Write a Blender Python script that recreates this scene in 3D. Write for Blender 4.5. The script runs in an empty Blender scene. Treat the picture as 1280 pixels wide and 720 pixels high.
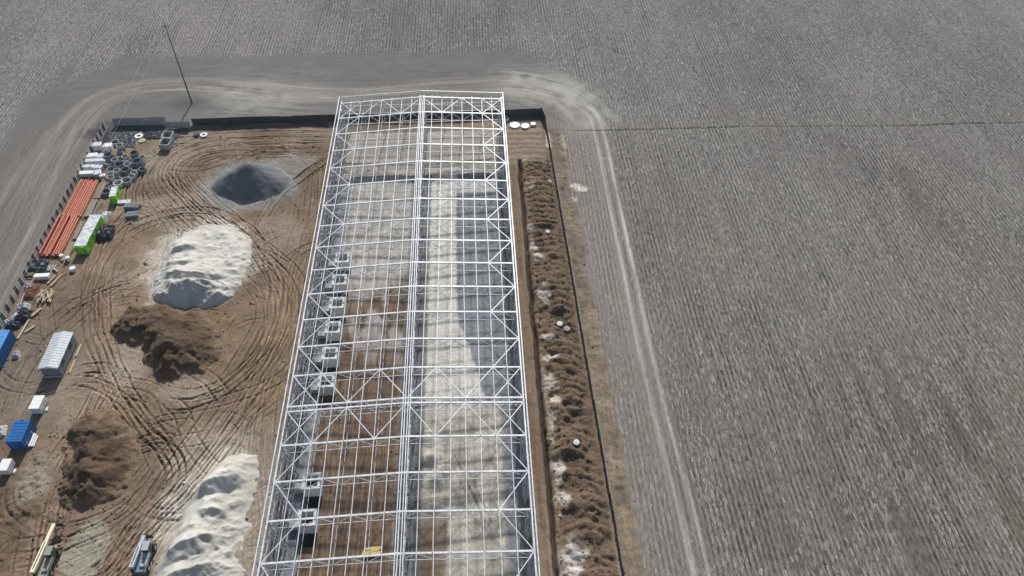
import bpy, math, random
import numpy as np
random.seed(7)
RNG = np.random.RandomState(11)
SC = bpy.context.scene
COL = SC.collection

# ------------------------------------------------------------------ camera model (metres, Z up)
FPX = 975.0
PITCH = math.atan2(1028, FPX)
YAW = math.atan(72 * math.cos(PITCH) / FPX)
CAMH = 108.3
_F = (math.sin(YAW) * math.cos(PITCH), math.cos(YAW) * math.cos(PITCH), -math.sin(PITCH))
_R = (math.cos(YAW), -math.sin(YAW), 0)
_U = (math.sin(YAW) * math.sin(PITCH), math.cos(YAW) * math.sin(PITCH), math.cos(PITCH))

def G(px, py, z=0.0):
    """plan position (x, y) where the camera ray through an image pixel meets height z"""
    a = (px - 640) / FPX; b = (360 - py) / FPX
    d = [_F[i] + a * _R[i] + b * _U[i] for i in range(3)]
    t = (z - CAMH) / d[2]
    return d[0] * t, d[1] * t

# ------------------------------------------------------------------ noise
def _h(ix, iy, s):
    n = (ix.astype(np.int64) * 374761393 + iy.astype(np.int64) * 668265263 + s * 974634541) & 0x7fffffff
    n = ((n ^ (n >> 13)) * 1274126177) & 0x7fffffff
    n = n ^ (n >> 16)
    return (n & 0xffff) / 65535.0

def vn(x, y, s=0):
    ix = np.floor(x); iy = np.floor(y)
    fx = x - ix; fy = y - iy
    fx = fx * fx * (3 - 2 * fx); fy = fy * fy * (3 - 2 * fy)
    a = _h(ix, iy, s); b = _h(ix + 1, iy, s); c = _h(ix, iy + 1, s); d = _h(ix + 1, iy + 1, s)
    return (a * (1 - fx) + b * fx) * (1 - fy) + (c * (1 - fx) + d * fx) * fy

def fbm(x, y, s=0, o=4, g=.5):
    r = np.zeros_like(x, dtype=float); a = 1.; t = 0.
    for i in range(o):
        r += a * vn(x * 2**i + 17.3 * i, y * 2**i - 9.1 * i, s + i); t += a; a *= g
    return r / t

def sm(a, b, x):
    t = np.clip((x - a) / (b - a), 0, 1)
    return t * t * (3 - 2 * t)

def mixc(c, col, m):
    return c * (1 - m[..., None]) + np.array(col) * m[..., None]

# ------------------------------------------------------------------ materials
def mat(name, col, var=.15, scale=2., rough=.8, metal=0., bump=0., bscale=None, stretch=(1, 1, 1), spec=.3, col2=None):
    m = bpy.data.materials.new(name); m.use_nodes = True
    nt = m.node_tree; N = nt.nodes; L = nt.links
    b = N['Principled BSDF']
    b.inputs['Roughness'].default_value = rough
    b.inputs['Metallic'].default_value = metal
    b.inputs['Specular IOR Level'].default_value = spec
    tc = N.new('ShaderNodeTexCoord'); mp = N.new('ShaderNodeMapping')
    mp.inputs['Scale'].default_value = stretch
    L.new(tc.outputs['Object'], mp.inputs['Vector'])
    nz = N.new('ShaderNodeTexNoise'); nz.inputs['Scale'].default_value = scale; nz.inputs['Detail'].default_value = 6
    nz.inputs['Roughness'].default_value = .65
    L.new(mp.outputs['Vector'], nz.inputs['Vector'])
    cr = N.new('ShaderNodeValToRGB')
    c2 = col2 or tuple(max(0, c * (1 - 2 * var)) for c in col)
    cr.color_ramp.elements[0].position = .3; cr.color_ramp.elements[0].color = (*c2, 1)
    cr.color_ramp.elements[1].position = .65; cr.color_ramp.elements[1].color = (*[min(.9, c * (1 + var * .5)) for c in col], 1)
    L.new(nz.outputs['Fac'], cr.inputs['Fac']); L.new(cr.outputs['Color'], b.inputs['Base Color'])
    if bump:
        n2 = N.new('ShaderNodeTexNoise'); n2.inputs['Scale'].default_value = bscale or scale * 4; n2.inputs['Detail'].default_value = 5
        L.new(mp.outputs['Vector'], n2.inputs['Vector'])
        bp = N.new('ShaderNodeBump'); bp.inputs['Strength'].default_value = .8; bp.inputs['Distance'].default_value = bump
        L.new(n2.outputs['Fac'], bp.inputs['Height']); L.new(bp.outputs['Normal'], b.inputs['Normal'])
    return m

def earth_mat(name='earth', lo=.58, hi=1.36, bump=.10):
    """soil / stubble: albedo per vertex, 'rowm' says how much crop stubble lies on it"""
    m = bpy.data.materials.new(name); m.use_nodes = True
    nt = m.node_tree; N = nt.nodes; L = nt.links
    b = N['Principled BSDF']; b.inputs['Roughness'].default_value = .95; b.inputs['Specular IOR Level'].default_value = .15
    ca = N.new('ShaderNodeAttribute'); ca.attribute_name = 'col'
    ra = N.new('ShaderNodeAttribute'); ra.attribute_name = 'rowm'
    geo = N.new('ShaderNodeNewGeometry')
    def noise(sx, sy, sz, detail, rough=.6, dist=0.):
        mp = N.new('ShaderNodeMapping'); mp.inputs['Scale'].default_value = (sx, sy, sz)
        L.new(geo.outputs['Position'], mp.inputs['Vector'])
        n = N.new('ShaderNodeTexNoise'); n.inputs['Scale'].default_value = 1.; n.inputs['Detail'].default_value = detail
        n.inputs['Roughness'].default_value = rough; n.inputs['Distortion'].default_value = dist
        L.new(mp.outputs['Vector'], n.inputs['Vector']); return n.outputs['Fac']
    def math_(op, a, c=None, clamp=False):
        n = N.new('ShaderNodeMath'); n.operation = op; n.use_clamp = clamp
        for i, v in enumerate((a, c)):
            if v is None: continue
            if isinstance(v, (int, float)): n.inputs[i].default_value = v
            else: L.new(v, n.inputs[i])
        return n.outputs[0]
    def ramp(f, p0, v0, p1, v1):
        n = N.new('ShaderNodeMapRange'); n.inputs[1].default_value = p0; n.inputs[2].default_value = p1
        n.inputs[3].default_value = v0; n.inputs[4].default_value = v1; L.new(f, n.inputs[0]); return n.outputs[0]
    # soil grain
    g1 = noise(3.2, 3.2, 3.2, 8, .72)
    soil = ramp(g1, .28, lo, .72, hi)
    # streaks dragged along wheel trails: coordinates across / along the trail come with the mesh
    tv = N.new('ShaderNodeAttribute'); tv.attribute_name = 'trail'
    def tnoise(a, b_, d):
        mp = N.new('ShaderNodeMapping'); mp.inputs['Scale'].default_value = (a, b_, 0)
        L.new(tv.outputs['Vector'], mp.inputs['Vector'])
        n = N.new('ShaderNodeTexNoise'); n.inputs['Scale'].default_value = 1.; n.inputs['Detail'].default_value = d; n.inputs['Roughness'].default_value = .62
        L.new(mp.outputs['Vector'], n.inputs['Vector']); return n.outputs['Fac']
    t1 = math_('ADD', math_('MULTIPLY', tnoise(3.2, .12, 5), .6), math_('MULTIPLY', tnoise(8., .4, 2), .4))
    sx_ = N.new('ShaderNodeSeparateXYZ'); L.new(tv.outputs['Vector'], sx_.inputs[0]); ta = sx_.outputs['Z']
    strk = ramp(t1, .36, .48, .64, 1.60)
    kk = N.new('ShaderNodeMix'); kk.data_type = 'FLOAT'; kk.inputs[2].default_value = 1.
    L.new(ta, kk.inputs[0]); L.new(strk, kk.inputs[3])
    soil = math_('MULTIPLY', soil, kk.outputs[0])
    # stubble rows (rows run along Y)
    s1 = noise(3.3, .75, 1, 4, .7, .1)
    s2 = noise(1.0, .05, 1, 3, .6, .3)
    s3 = noise(7.5, 2.6, 1, 2, .6)
    s4 = noise(.10, .05, 1, 4, .6)
    sx2 = N.new('ShaderNodeSeparateXYZ'); L.new(geo.outputs['Position'], sx2.inputs[0])
    wv_ = noise(.25, .05, 1, 2)
    row_ = math_('SINE', math_('MULTIPLY', math_('ADD', sx2.outputs['X'], math_('MULTIPLY', wv_, .5)), 2 * math.pi / .82))
    row_ = math_('MULTIPLY', row_, ramp(noise(.35, .03, 1, 2), .35, .0, .65, .085))
    st = math_('ADD', math_('ADD', math_('MULTIPLY', s1, .66), row_), math_('ADD', math_('MULTIPLY', s2, .12), math_('MULTIPLY', s3, .22)))
    stub = ramp(st, .37, .30, .64, 1.86)
    stub = math_('MULTIPLY', stub, ramp(s4, .3, .88, .7, 1.12))
    k = N.new('ShaderNodeMix'); k.data_type = 'FLOAT'
    L.new(ra.outputs['Fac'], k.inputs[0]); L.new(soil, k.inputs[2]); L.new(stub, k.inputs[3])
    mul = N.new('ShaderNodeMix'); mul.data_type = 'RGBA'; mul.blend_type = 'MULTIPLY'; mul.inputs[0].default_value = 1.
    L.new(ca.outputs['Color'], mul.inputs[6])
    cb = N.new('ShaderNodeCombineColor')
    for i in range(3): L.new(k.outputs[0], cb.inputs[i])
    L.new(cb.outputs[0], mul.inputs[7]); L.new(mul.outputs[2], b.inputs['Base Color'])
    hk = N.new('ShaderNodeMix'); hk.data_type = 'FLOAT'
    L.new(ra.outputs['Fac'], hk.inputs[0])
    L.new(math_('ADD', math_('MULTIPLY', g1, bump), math_('MULTIPLY', math_('MULTIPLY', t1, ta), .16)), hk.inputs[2]); L.new(math_('MULTIPLY', st, .16), hk.inputs[3])
    bp = N.new('ShaderNodeBump'); bp.inputs['Strength'].default_value = 1.; bp.inputs['Distance'].default_value = .9
    L.new(hk.outputs[0], bp.inputs['Height']); L.new(bp.outputs['Normal'], b.inputs['Normal'])
    return m

EARTH = earth_mat()
SANDM = earth_mat('sand_grain', .86, 1.12, .035)
HEAPM = earth_mat('heap_soil', .45, 1.6, .22)
M = dict(
    steel=mat('galvanised_steel', (.66, .69, .725), .2, 1.2, .42, .0, spec=.5),
    steel_mid=mat('galvanised_purlin', (.58, .61, .65), .2, 1.4, .45, .0, spec=.5),
    steel_dull=mat('primed_steel', (.52, .555, .60), .2, 1.5, .5, .0, spec=.5),
    conc=mat('concrete', (.42, .43, .43), .22, 1.6, .9, bump=.02),
    conc_pale=mat('pale_concrete', (.66, .67, .67), .14, 1.8, .9, bump=.02),
    conc_tan=mat('tan_concrete', (.36, .32, .26), .2, 1.6, .9, bump=.02),
    conc_dark=mat('dark_concrete', (.20, .23, .25), .25, 1.6, .9, bump=.02),
    white=mat('white_paint', (.80, .80, .79), .07, 2.5, .5),
    film=mat('white_film', (.66, .69, .72), .2, 3., .35, bump=.05, bscale=5),
    orange=mat('orange_pvc', (.52, .165, .095), .16, 1.2, .5, col2=(.36, .115, .075)),
    green=mat('green_film', (.20, .62, .03), .16, 2., .4, bump=.03),
    blue=mat('blue_paint', (.02, .135, .40), .12, 1.5, .45),
    blue_light=mat('bright_blue_paint', (.10, .34, .72), .10, 1.5, .45),
    grey_roof=mat('zinc_roof', (.60, .64, .67), .12, 2., .45),
    grey_wall=mat('grey_cladding', (.20, .235, .27), .10, 2., .5),
    fence_dark=mat('dark_sheet', (.085, .085, .095), .2, 1.2, .5),
    fence_white=mat('whitish_sheet', (.58, .58, .56), .2, 1.0, .6),
    fence_low=mat('dull_sheet', (.10, .095, .10), .2, 1.2, .6),
    fence_pale=mat('pale_sheet', (.42, .43, .44), .22, 1.0, .55),
    wood=mat('raw_timber', (.52, .43, .27), .2, 3., .85, stretch=(1, 5, 1)),
    wood_old=mat('weathered_timber', (.30, .25, .19), .25, 3., .9),
    yellow_wood=mat('yellow_timber', (.62, .50, .20), .18, 3., .8),
    tarp=mat('black_tarp', (.03, .036, .05), .3, 3., .4, bump=.1, bscale=4),
    rust=mat('rusty_bars', (.20, .09, .06), .3, 4., .9),
    black=mat('black_rubber', (.022, .022, .024), .2, 5., .8),
    glass=mat('dark_glass', (.02, .026, .03), .1, 1., .12, spec=.6),
    cream=mat('cream_paint', (.80, .74, .52), .1, 2., .5),
    sage=mat('sage_paint', (.32, .32, .26), .14, 2., .55),
    slate=mat('slate_blue_paint', (.19, .25, .32), .14, 2., .5),
    slate_pale=mat('pale_slate_paint', (.40, .45, .51), .12, 2., .5),
    pole=mat('creosote_timber', (.17, .15, .14), .2, 3., .9),
    wire=mat('aluminium_wire', (.5, .5, .5), .05, 1., .5),
    dark_iron=mat('dark_iron', (.05, .05, .055), .2, 3., .6),
    bag=mat('grey_sacks', (.50, .50, .52), .2, 3., .8, bump=.06, bscale=5),
)

# ------------------------------------------------------------------ mesh builder
class MB:
    def __init__(s): s.v = []; s.f = []
    def add(s, vs, fs):
        o = len(s.v); s.v += [tuple(v) for v in vs]; s.f += [tuple(i + o for i in f) for f in fs]; return s
    def box(s, c, d, rz=0, taper=1.):
        x, y, z = c; a, b, h = d[0] / 2, d[1] / 2, d[2] / 2
        ca, sa = math.cos(rz), math.sin(rz); vs = []
        for k, t in ((-1, 1.), (1, taper)):
            for i, j in ((-1, -1), (1, -1), (1, 1), (-1, 1)):
                u, w = i * a * t, j * b * t
                vs.append((x + u * ca - w * sa, y + u * sa + w * ca, z + k * h))
        return s.add(vs, [(3, 2, 1, 0), (4, 5, 6, 7), (0, 1, 5, 4), (1, 2, 6, 5), (2, 3, 7, 6), (3, 0, 4, 7)])
    def bar(s, p, q, w, h=None):
        h = h or w
        p = np.array(p, float); q = np.array(q, float); d = q - p; l = np.linalg.norm(d)
        if l < 1e-6: return s
        d /= l; up = np.array((0, 0, 1.)) if abs(d[2]) < .95 else np.array((0, 1., 0))
        r = np.cross(d, up); r /= np.linalg.norm(r); u = np.cross(r, d)
        vs = []
        for e in (p, q):
            for i, j in ((-1, -1), (1, -1), (1, 1), (-1, 1)): vs.append(e + r * i * w / 2 + u * j * h / 2)
        return s.add(vs, [(0, 1, 2, 3), (7, 6, 5, 4), (0, 4, 5, 1), (1, 5, 6, 2), (2, 6, 7, 3), (3, 7, 4, 0)])
    def tube(s, p, q, r, n=10, r2=None, ri=0):
        p = np.array(p, float); q = np.array(q, float); d = q - p; l = np.linalg.norm(d); d /= l
        up = np.array((0, 0, 1.)) if abs(d[2]) < .95 else np.array((0, 1., 0))
        a = np.cross(d, up); a /= np.linalg.norm(a); b = np.cross(d, a)
        r2 = r if r2 is None else r2; rings = [(p, r), (q, r2)]
        if ri: rings += [(q, ri), (p, ri)]
        vs = []; k = len(rings)
        for e, rr in rings:
            for i in range(n):
                t = 2 * math.pi * i / n; vs.append(e + rr * (a * math.cos(t) + b * math.sin(t)))
        fs = []
        for m_ in range(k if ri else 1):
            for i in range(n):
                j = (i + 1) % n; A = m_ * n; B = ((m_ + 1) % k) * n
                fs.append((A + i, B + i, B + j, A + j))
        if not ri: fs += [tuple(range(n)), tuple(range(2 * n - 1, n - 1, -1))]
        return s.add(vs, fs)
    def prism(s, prof, y0, y1):
        """profile in XZ (counter clockwise seen from -Y) extruded along Y"""
        n = len(prof); vs = [(x, y0, z) for x, z in prof] + [(x, y1, z) for x, z in prof]
        fs = [tuple(range(n)), tuple(range(2 * n - 1, n - 1, -1))]
        for i in range(n):
            j = (i + 1) % n; fs.append((i, i + n, j + n, j))
        return s.add(vs, fs)
    def build(s, name, m, parent=None, loc=None, smooth=False, bevel=0):
        me = bpy.data.meshes.new(name); me.from_pydata(s.v, [], s.f); me.validate(); me.update()
        o = bpy.data.objects.new(name, me); COL.objects.link(o)
        me.materials.append(M[m] if isinstance(m, str) else m)
        if smooth:
            for p in me.polygons: p.use_smooth = True
        if bevel:
            b = o.modifiers.new('bevel', 'BEVEL'); b.width = bevel; b.segments = 2
        if parent: o.parent = parent
        if loc: o.location = loc
        return o

def tag(o, label=None, cat=None, group=None, kind=None):
    if label: o['label'] = label
    if cat: o['category'] = cat
    if group: o['group'] = group
    if kind: o['kind'] = kind
    return o

def thing(name, label, cat, loc=(0, 0, 0), rz=0, group=None):
    o = bpy.data.objects.new(name, None); COL.objects.link(o); o.empty_display_size = .3
    o.location = loc; o.rotation_euler = (0, 0, rz)
    return tag(o, label, cat, group)

def copy_tree(o, loc=None, rz=None, label=None, parent=None, group=None):
    c = o.copy(); COL.objects.link(c)
    if parent: c.parent = parent
    if loc is not None: c.location = loc
    if rz is not None: c.rotation_euler = (0, 0, rz)
    if label: c['label'] = label
    if group: c['group'] = group
    for ch in list(o.children): copy_tree(ch, parent=c)
    return c

# ------------------------------------------------------------------ camera, light, sky
cam = bpy.data.cameras.new('camera'); co = bpy.data.objects.new('camera', cam); COL.objects.link(co)
co.location = (0, 0, CAMH); co.rotation_euler = (math.pi / 2 - PITCH, 0, -YAW)
cam.sensor_width = 36; cam.lens = FPX / 1280 * 36; cam.clip_end = 6000; cam.clip_start = .5
SC.camera = co

SUN_EL, SUN_AZ = math.radians(37), math.radians(6)       # azimuth from +Y towards +X
sl = bpy.data.lights.new('sun', 'SUN'); sl.energy = 4.5; sl.angle = math.radians(2.2); sl.color = (1, .965, .92)
so = bpy.data.objects.new('sun', sl); COL.objects.link(so)
so.rotation_euler = (math.radians(90) - SUN_EL, 0, math.pi - SUN_AZ)
so.location = (0, 0, 200)
w = bpy.data.worlds.new('World'); SC.world = w; w.use_nodes = True
nt = w.node_tree; sky = nt.nodes.new('ShaderNodeTexSky'); sky.sky_type = 'NISHITA'; sky.sun_disc = False
sky.sun_elevation = SUN_EL; sky.sun_rotation = SUN_AZ
sky.air_density = 1.2; sky.dust_density = 2.0
nt.links.new(sky.outputs[0], nt.nodes['Background'].inputs[0]); nt.nodes['Background'].inputs[1].default_value = .085
SC.view_settings.view_transform = 'Standard'; SC.view_settings.look = 'None'; SC.view_settings.gamma = 1
SC.view_settings.exposure = 0.1; SC.view_settings.use_curve_mapping = False

# ================================================================== TERRAIN
BX0, BX1, BXR = -30.95, 5.35, -12.55             # building: left wall, right wall, ridge
def lin(a, b, s): return list(np.arange(a, b - 1e-6, s))
gx = np.array([-3000, -1500, -800, -450, -300, -230, -195] + lin(-170, -108, .9) + lin(-108, -89, .3) + lin(-89, -31, .17) + lin(-31, 5.2, .25) + lin(5.2, 19.6, .17) + lin(19.6, 32, .3) + lin(32, 180, .9)
              + [180, 200, 240, 320, 480, 800, 1500, 3000], float)
gy = np.array([-3000, -1500, -700, -300, -120, -50, -10, 8, 18, 25] + lin(30, 40, 1.) + lin(40, 164, .19) + lin(164, 196, .3) + lin(196, 240, .9)
              + [240, 250, 275, 330, 450, 800, 1500, 3000, 5000], float)
X, Y = np.meshgrid(gx, gy)                      # [ny, nx]
Z = np.zeros_like(X)
C = np.zeros(X.shape + (3,))
ROW = np.ones_like(X)
TU = X * .7 + 300.; TS = Y * .7; TA = np.zeros_like(X)         # across / along / strength of the wheel streaks

# field
fn = fbm(X * .012, Y * .02, 3, 4)
fn2 = fbm(X * .06, Y * .03, 31, 4)
C[:] = np.array((.153, .144, .135))
C *= (0.80 + .40 * fn + .34 * (fn2 - .5))[..., None]
C *= (1 - .12 * sm(125, 45, Y))[..., None]  # lens vignette painted into the colour of the near field
warm = sm(175, 45, Y) * 1.4
C *= (1 + warm[..., None] * np.array((.0, -.025, -.07)))
Z += (fbm(X * .05, Y * .03, 8, 3) - .5) * .5 * sm(20, 45, np.abs(X + 30) - 45)
spot = np.zeros_like(X)
for k in range(70):
    x_, y_ = random.uniform(22, 150), random.uniform(42, 215); r_ = random.choice((.3, .35, .5, .9))
    i0, i1 = np.searchsorted(gx, (x_ - 4, x_ + 4)); j0, j1 = np.searchsorted(gy, (y_ - 6, y_ + 6))
    spot[j0:j1, i0:i1] = np.maximum(spot[j0:j1, i0:i1], np.exp(-((X[j0:j1, i0:i1] - x_) / r_)**2 - ((Y[j0:j1, i0:i1] - y_) / r_ / 1.5)**2))
C *= (1 - .55 * spot)[..., None]
tint = sm(.5, .66, fbm(X * .05 + 9, Y * .025, 33, 4)) * sm(170, 110, Y)
C = mixc(C, (.165, .142, .118), tint * .6)
damp = sm(.55, .68, fbm(X * .035, Y * .016 + 4, 34, 4)); C *= (1 - .20 * damp)[..., None]
# tractor lanes pressed into the field
for k, xx in enumerate((34.2, 39.7, 52.5, 66.4, 83.0, 101.5, -112, -126, 61.0)):
    d = np.abs(X - xx - 1.4 * (vn(Y * .02, Y * 0 + k, 77) - .5))
    mm = np.exp(-(d / .8)**2) * sm(150, 140, Y) * (.3 + .7 * vn(Y * .1, Y * 0 + k, 71))
    C *= (1 - .10 * mm)[..., None]
# ditch across the field on the right
yd = 152.9 - .021 * (X - 28) + .8 * (vn(X * .05, X * 0, 5) - .5) + .25 * (vn(X * .6, X * 0, 6) - .5)
md = np.exp(-((Y - yd) / .30)**2) * (.45 + .55 * vn(X * .12, X * 0, 16)) * sm(20, 24, X) * sm(.2, .5, .35 + vn(X * .25, X * 0, 15))
Z -= .22 * md; C = mixc(C, (.085, .08, .07), md * .8)
mb = sm(0, .8, Y - yd) * sm(5, 1.5, Y - yd) * sm(22, 26, X) * (.4 + .6 * vn(X * .04, Y * .3, 91))
C = mixc(C, (.17, .155, .13), mb * .45); ROW *= 1 - .35 * mb
mb = sm(0, -1, Y - yd) * sm(-14, -2, Y - yd) * sm(24, 30, X) * sm(90, 40, X)
C = mixc(C, (.15, .14, .125), mb * .45)

def in_rect(x0, x1, y0, y1, e):
    return sm(x0 - e, x0 + e, X) * sm(x1 + e, x1 - e, X) * sm(y0 - e, y0 + e, Y) * sm(y1 + e, y1 - e, Y)

# smooth harrowed belt round the building plot
wob = 3.0 * (fbm(X * .07, Y * .07, 41, 3) - .5)
belt = sm(-112, -107, X + wob + .12 * (Y - 150)) * sm(31, 25, X + wob + sm(150, 185, Y) * 6) * sm(192, 189, Y + wob * .7 + .015 * X) * sm(-30, -20, Y)
dl_ = ((X + 94) * -16.3 + (Y - 191) * 16.9) / 23.5; dr_ = ((X - 16) * 22 + (Y - 187) * 10) / 24.2
belt *= sm(2, -2, dl_ + wob) * sm(2, -2, dr_ + wob)
bcol = np.zeros_like(C); bcol[:] = np.array((.150, .142, .132)); kx = (sm(10, 18, X) * sm(165, 150, Y))[..., None]; bcol = bcol * (1 - kx) + np.array((.200, .178, .158)) * kx
C = C * (1 - belt[..., None] * .95) + bcol * belt[..., None] * .95; ROW *= 1 - belt * (.85 - .45 * kx[..., 0])
bn = fbm(X * .25, Y * .9, 42, 4)
bb = belt * sm(165, 172, Y)
C *= (1 - bb[..., None] * .35 * (bn - .5)[..., None])

# ---- trails
def smooth_poly(pts, n=8):
    P = np.array(pts, float); out = []
    for i in range(len(P) - 1):
        p0 = P[max(i - 1, 0)]; p1 = P[i]; p2 = P[i + 1]; p3 = P[min(i + 2, len(P) - 1)]
        for t in np.linspace(0, 1, n, endpoint=False):
            out.append(.5 * ((2 * p1) + (-p0 + p2) * t + (2 * p0 - 5 * p1 + 4 * p2 - p3) * t * t + (-p0 + 3 * p1 - 3 * p2 + p3) * t**3))
    out.append(P[-1]); return np.array(out)

def trail_coords(pts, reach):
    """(window, signed offset u, arc length s) about a polyline"""
    x0, y0 = pts.min(0) - reach; x1, y1 = pts.max(0) + reach
    i0, i1 = np.searchsorted(gx, (x0, x1)); j0, j1 = np.searchsorted(gy, (y0, y1))
    xs, ys = X[j0:j1, i0:i1], Y[j0:j1, i0:i1]
    best = np.full(xs.shape, 1e9); U = np.full(xs.shape, 1e3); S = np.zeros(xs.shape)
    arc = 0.
    for a, b in zip(pts[:-1], pts[1:]):
        d = b - a; l = np.hypot(*d)
        if l < 1e-6: continue
        lx, hx = min(a[0], b[0]) - reach, max(a[0], b[0]) + reach
        ly, hy = min(a[1], b[1]) - reach, max(a[1], b[1]) + reach
        ii0, ii1 = np.searchsorted(gx[i0:i1], (lx, hx)); jj0, jj1 = np.searchsorted(gy[j0:j1], (ly, hy))
        sx, sy = xs[jj0:jj1, ii0:ii1] - a[0], ys[jj0:jj1, ii0:ii1] - a[1]
        t = np.clip((sx * d[0] + sy * d[1]) / (l * l), 0, 1)
        dx, dy = sx - t * d[0], sy - t * d[1]; r = np.hypot(dx, dy)
        sg = np.sign(d[0] * sy - d[1] * sx); bs = best[jj0:jj1, ii0:ii1]; k = r < bs
        bs[k] = r[k]; U[jj0:jj1, ii0:ii1][k] = (r * sg)[k]; S[jj0:jj1, ii0:ii1][k] = arc + (t * l)[k]
        arc += l
    return (slice(j0, j1), slice(i0, i1)), U, S, arc

_tr = [100]
def trail(px, lanes=(0,), gauge=2.1, rut=.18, depth=.125, tone=.66, light=1.34, wig=.7, fade=.6, world=False, fill=0., streak=.75):
    pts = smooth_poly(px if world else [G(*p) for p in px])
    reach = max(abs(l) for l in lanes) + gauge + 2
    win, U, S, arc = trail_coords(pts, reach)
    ends = sm(0, 4, S) * sm(arc, arc - 4, S)
    if fill:
        mx = max(abs(l) for l in lanes) + gauge * .8
        C[win] *= (1 + (fill - 1) * (sm(mx + 1, mx - .6, np.abs(U)) * ends))[..., None]
    mx = max(abs(l) for l in lanes) + gauge * .5
    near_ = sm(mx + .9, mx - .1, np.abs(U)) * ends
    k_ = near_ > .25
    TU[win][k_] = (U + _tr[0] * 13.7)[k_]; TS[win][k_] = S[k_]
    TA[win] = np.maximum(TA[win] * (1 - near_), near_ * streak)
    for l in lanes:
        _tr[0] += 7; s = _tr[0]
        off = l + wig * 2 * (vn(S * .045, S * 0 + s, s) - .5) + .35 * (vn(S * .3, S * 0, s + 3) - .5)
        amp = ends * sm(.15, .8, fade * .55 + vn(S * .09, S * 0, s + 1) * .9 - .15) * (.55 + .9 * vn(S * .25, S * 0, s + 4))
        for side in (-1, 1):
            d = U - off - side * gauge / 2
            e = np.exp(-(d / rut)**2) * amp
            bm = np.exp(-((np.abs(d) - rut * 1.75) / (rut * .55))**2) * amp * (.5 + .9 * vn(S * .8, U * 2, s + 5))
            Z[win] += -depth * e + depth * .75 * bm
            C[win] *= (1 + (tone - 1) * e)[..., None]
            C[win] *= (1 + (light - 1) * bm)[..., None]

# loop road (pale, compacted)
loop = [G(*p) for p in [(-60, 470), (-20, 385), (20, 300), (60, 205), (90, 160), (122, 128), (165, 112), (236, 106), (330, 112), (430, 118), (530, 112), (635, 108), (695, 120), (728, 142), (744, 170)]]
pts = smooth_poly(loop); win, U, S, arc = trail_coords(pts, 9)
wd = 3.1 + 1.5 * (vn(S * .04, S * 0, 61) - .5)
rm = sm(wd + 2.2, wd - .8, np.abs(U)) * sm(arc - 4, arc - 20, S)
rs = fbm(U * 1.3, S * .05, 62, 4)
C[win] = mixc(C[win], (.215, .20, .18), rm * .85); C[win] *= (1 + rm * 1.15 * (rs - .5))[..., None]; ROW[win] *= 1 - rm
road_m = np.zeros_like(X); road_m[win] = np.maximum(road_m[win], rm)
UL = Y.copy(); SL = X.copy(); UL[win] = np.where(np.abs(U) < 50, U, Y[win]); SL[win] = np.where(np.abs(U) < 50, S, X[win])
k_ = rm > .1; TU[win][k_] = U[k_]; TS[win][k_] = S[k_]; TA[win] = np.maximum(TA[win], rm * .55)
# tan verge between left road and fence
lv = in_rect(-106, -88.6, 20, 160, 1.5)
ln = fbm(X * 1.0, Y * .05, 63, 4)
C = mixc(C, (.20, .175, .15), lv * .5); C *= (1 + lv * .8 * (ln - .5))[..., None]; ROW *= 1 - lv * .9; TA = np.maximum(TA, lv * .45 * (road_m < .1))
lanes_ = in_rect(18.5, 31, 20, 152, 2.5); TA = np.maximum(TA, lanes_ * .5 * (road_m < .1))
bp = in_rect(-92, 18, 176, 191, 3) * belt; kb = (bp > .05) & (road_m < .1)
TU[kb] = Y[kb]; TS[kb] = X[kb]; TA[kb] = np.maximum(TA[kb], (bp * .4)[kb])
bp = in_rect(-100, 30, 171, 182, 4)
C *= (1 + bp * .5 * (fbm(X * .04, Y * 1.0, 64, 4) - .5))[..., None]
# bright scraped patches by the north-east corner of the road
for px, r, a in (((648, 98), 5, .55), ((690, 103), 5, .6), ((715, 122), 6, .75), ((738, 145), 5, .75), ((660, 120), 6, .4), ((300, 120), 9, .35), ((355, 128), 9, .3)):
    gx_, gy_ = G(*px); d = np.hypot((X - gx_) * .8, Y - gy_) / r
    mm = np.exp(-d * d) * sm(.3, .68, .6 * fbm(SL * .10, UL * .9, 65, 4) + .4 * fbm(X * .4, Y * .4, 68, 4)) * a * 1.5
    C = mixc(C, (.40, .385, .35), np.clip(mm, 0, 1)); ROW *= 1 - np.clip(mm * 2, 0, 1)
gx_, gy_ = G(238, 130); mm = np.exp(-(((X - gx_) / 5)**2 + ((Y - gy_) / 3)**2))
C = mixc(C, (.085, .085, .08), mm * .75)
# right-hand track: two pale ruts
rt = [G(*p) for p in [(700, 118), (736, 140), (750, 172), (770, 265), (793, 375), (826, 520), (862, 655), (885, 760), (905, 850)]]
pts = smooth_poly(rt); win, U, S, arc = trail_coords(pts, 6)
for o_ in (-1.05, 1.05):
    off = o_ + .25 * (vn(S * .06, S * 0, 66) - .5)
    e = np.exp(-((U - off) / .36)**2) * (.45 + .6 * vn(S * .12, S * 0, 67 + int(o_ > 0))) * sm(2, 14, S) * (.7 + .3 * sm(92, 112, Y[win]))
    C[win] = mixc(C[win], (.45, .43, .395), np.clip(e * 1.1, 0, 1)); Z[win] -= .07 * e; ROW[win] *= 1 - np.clip(e, 0, 1)
    road_m[win] = np.maximum(road_m[win], e)
cm = sm(3.2, 2.0, np.abs(U)) * sm(2, 14, S); ROW[win] *= 1 - .4 * cm; C[win] *= (1 + .08 * cm)[..., None]

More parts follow.
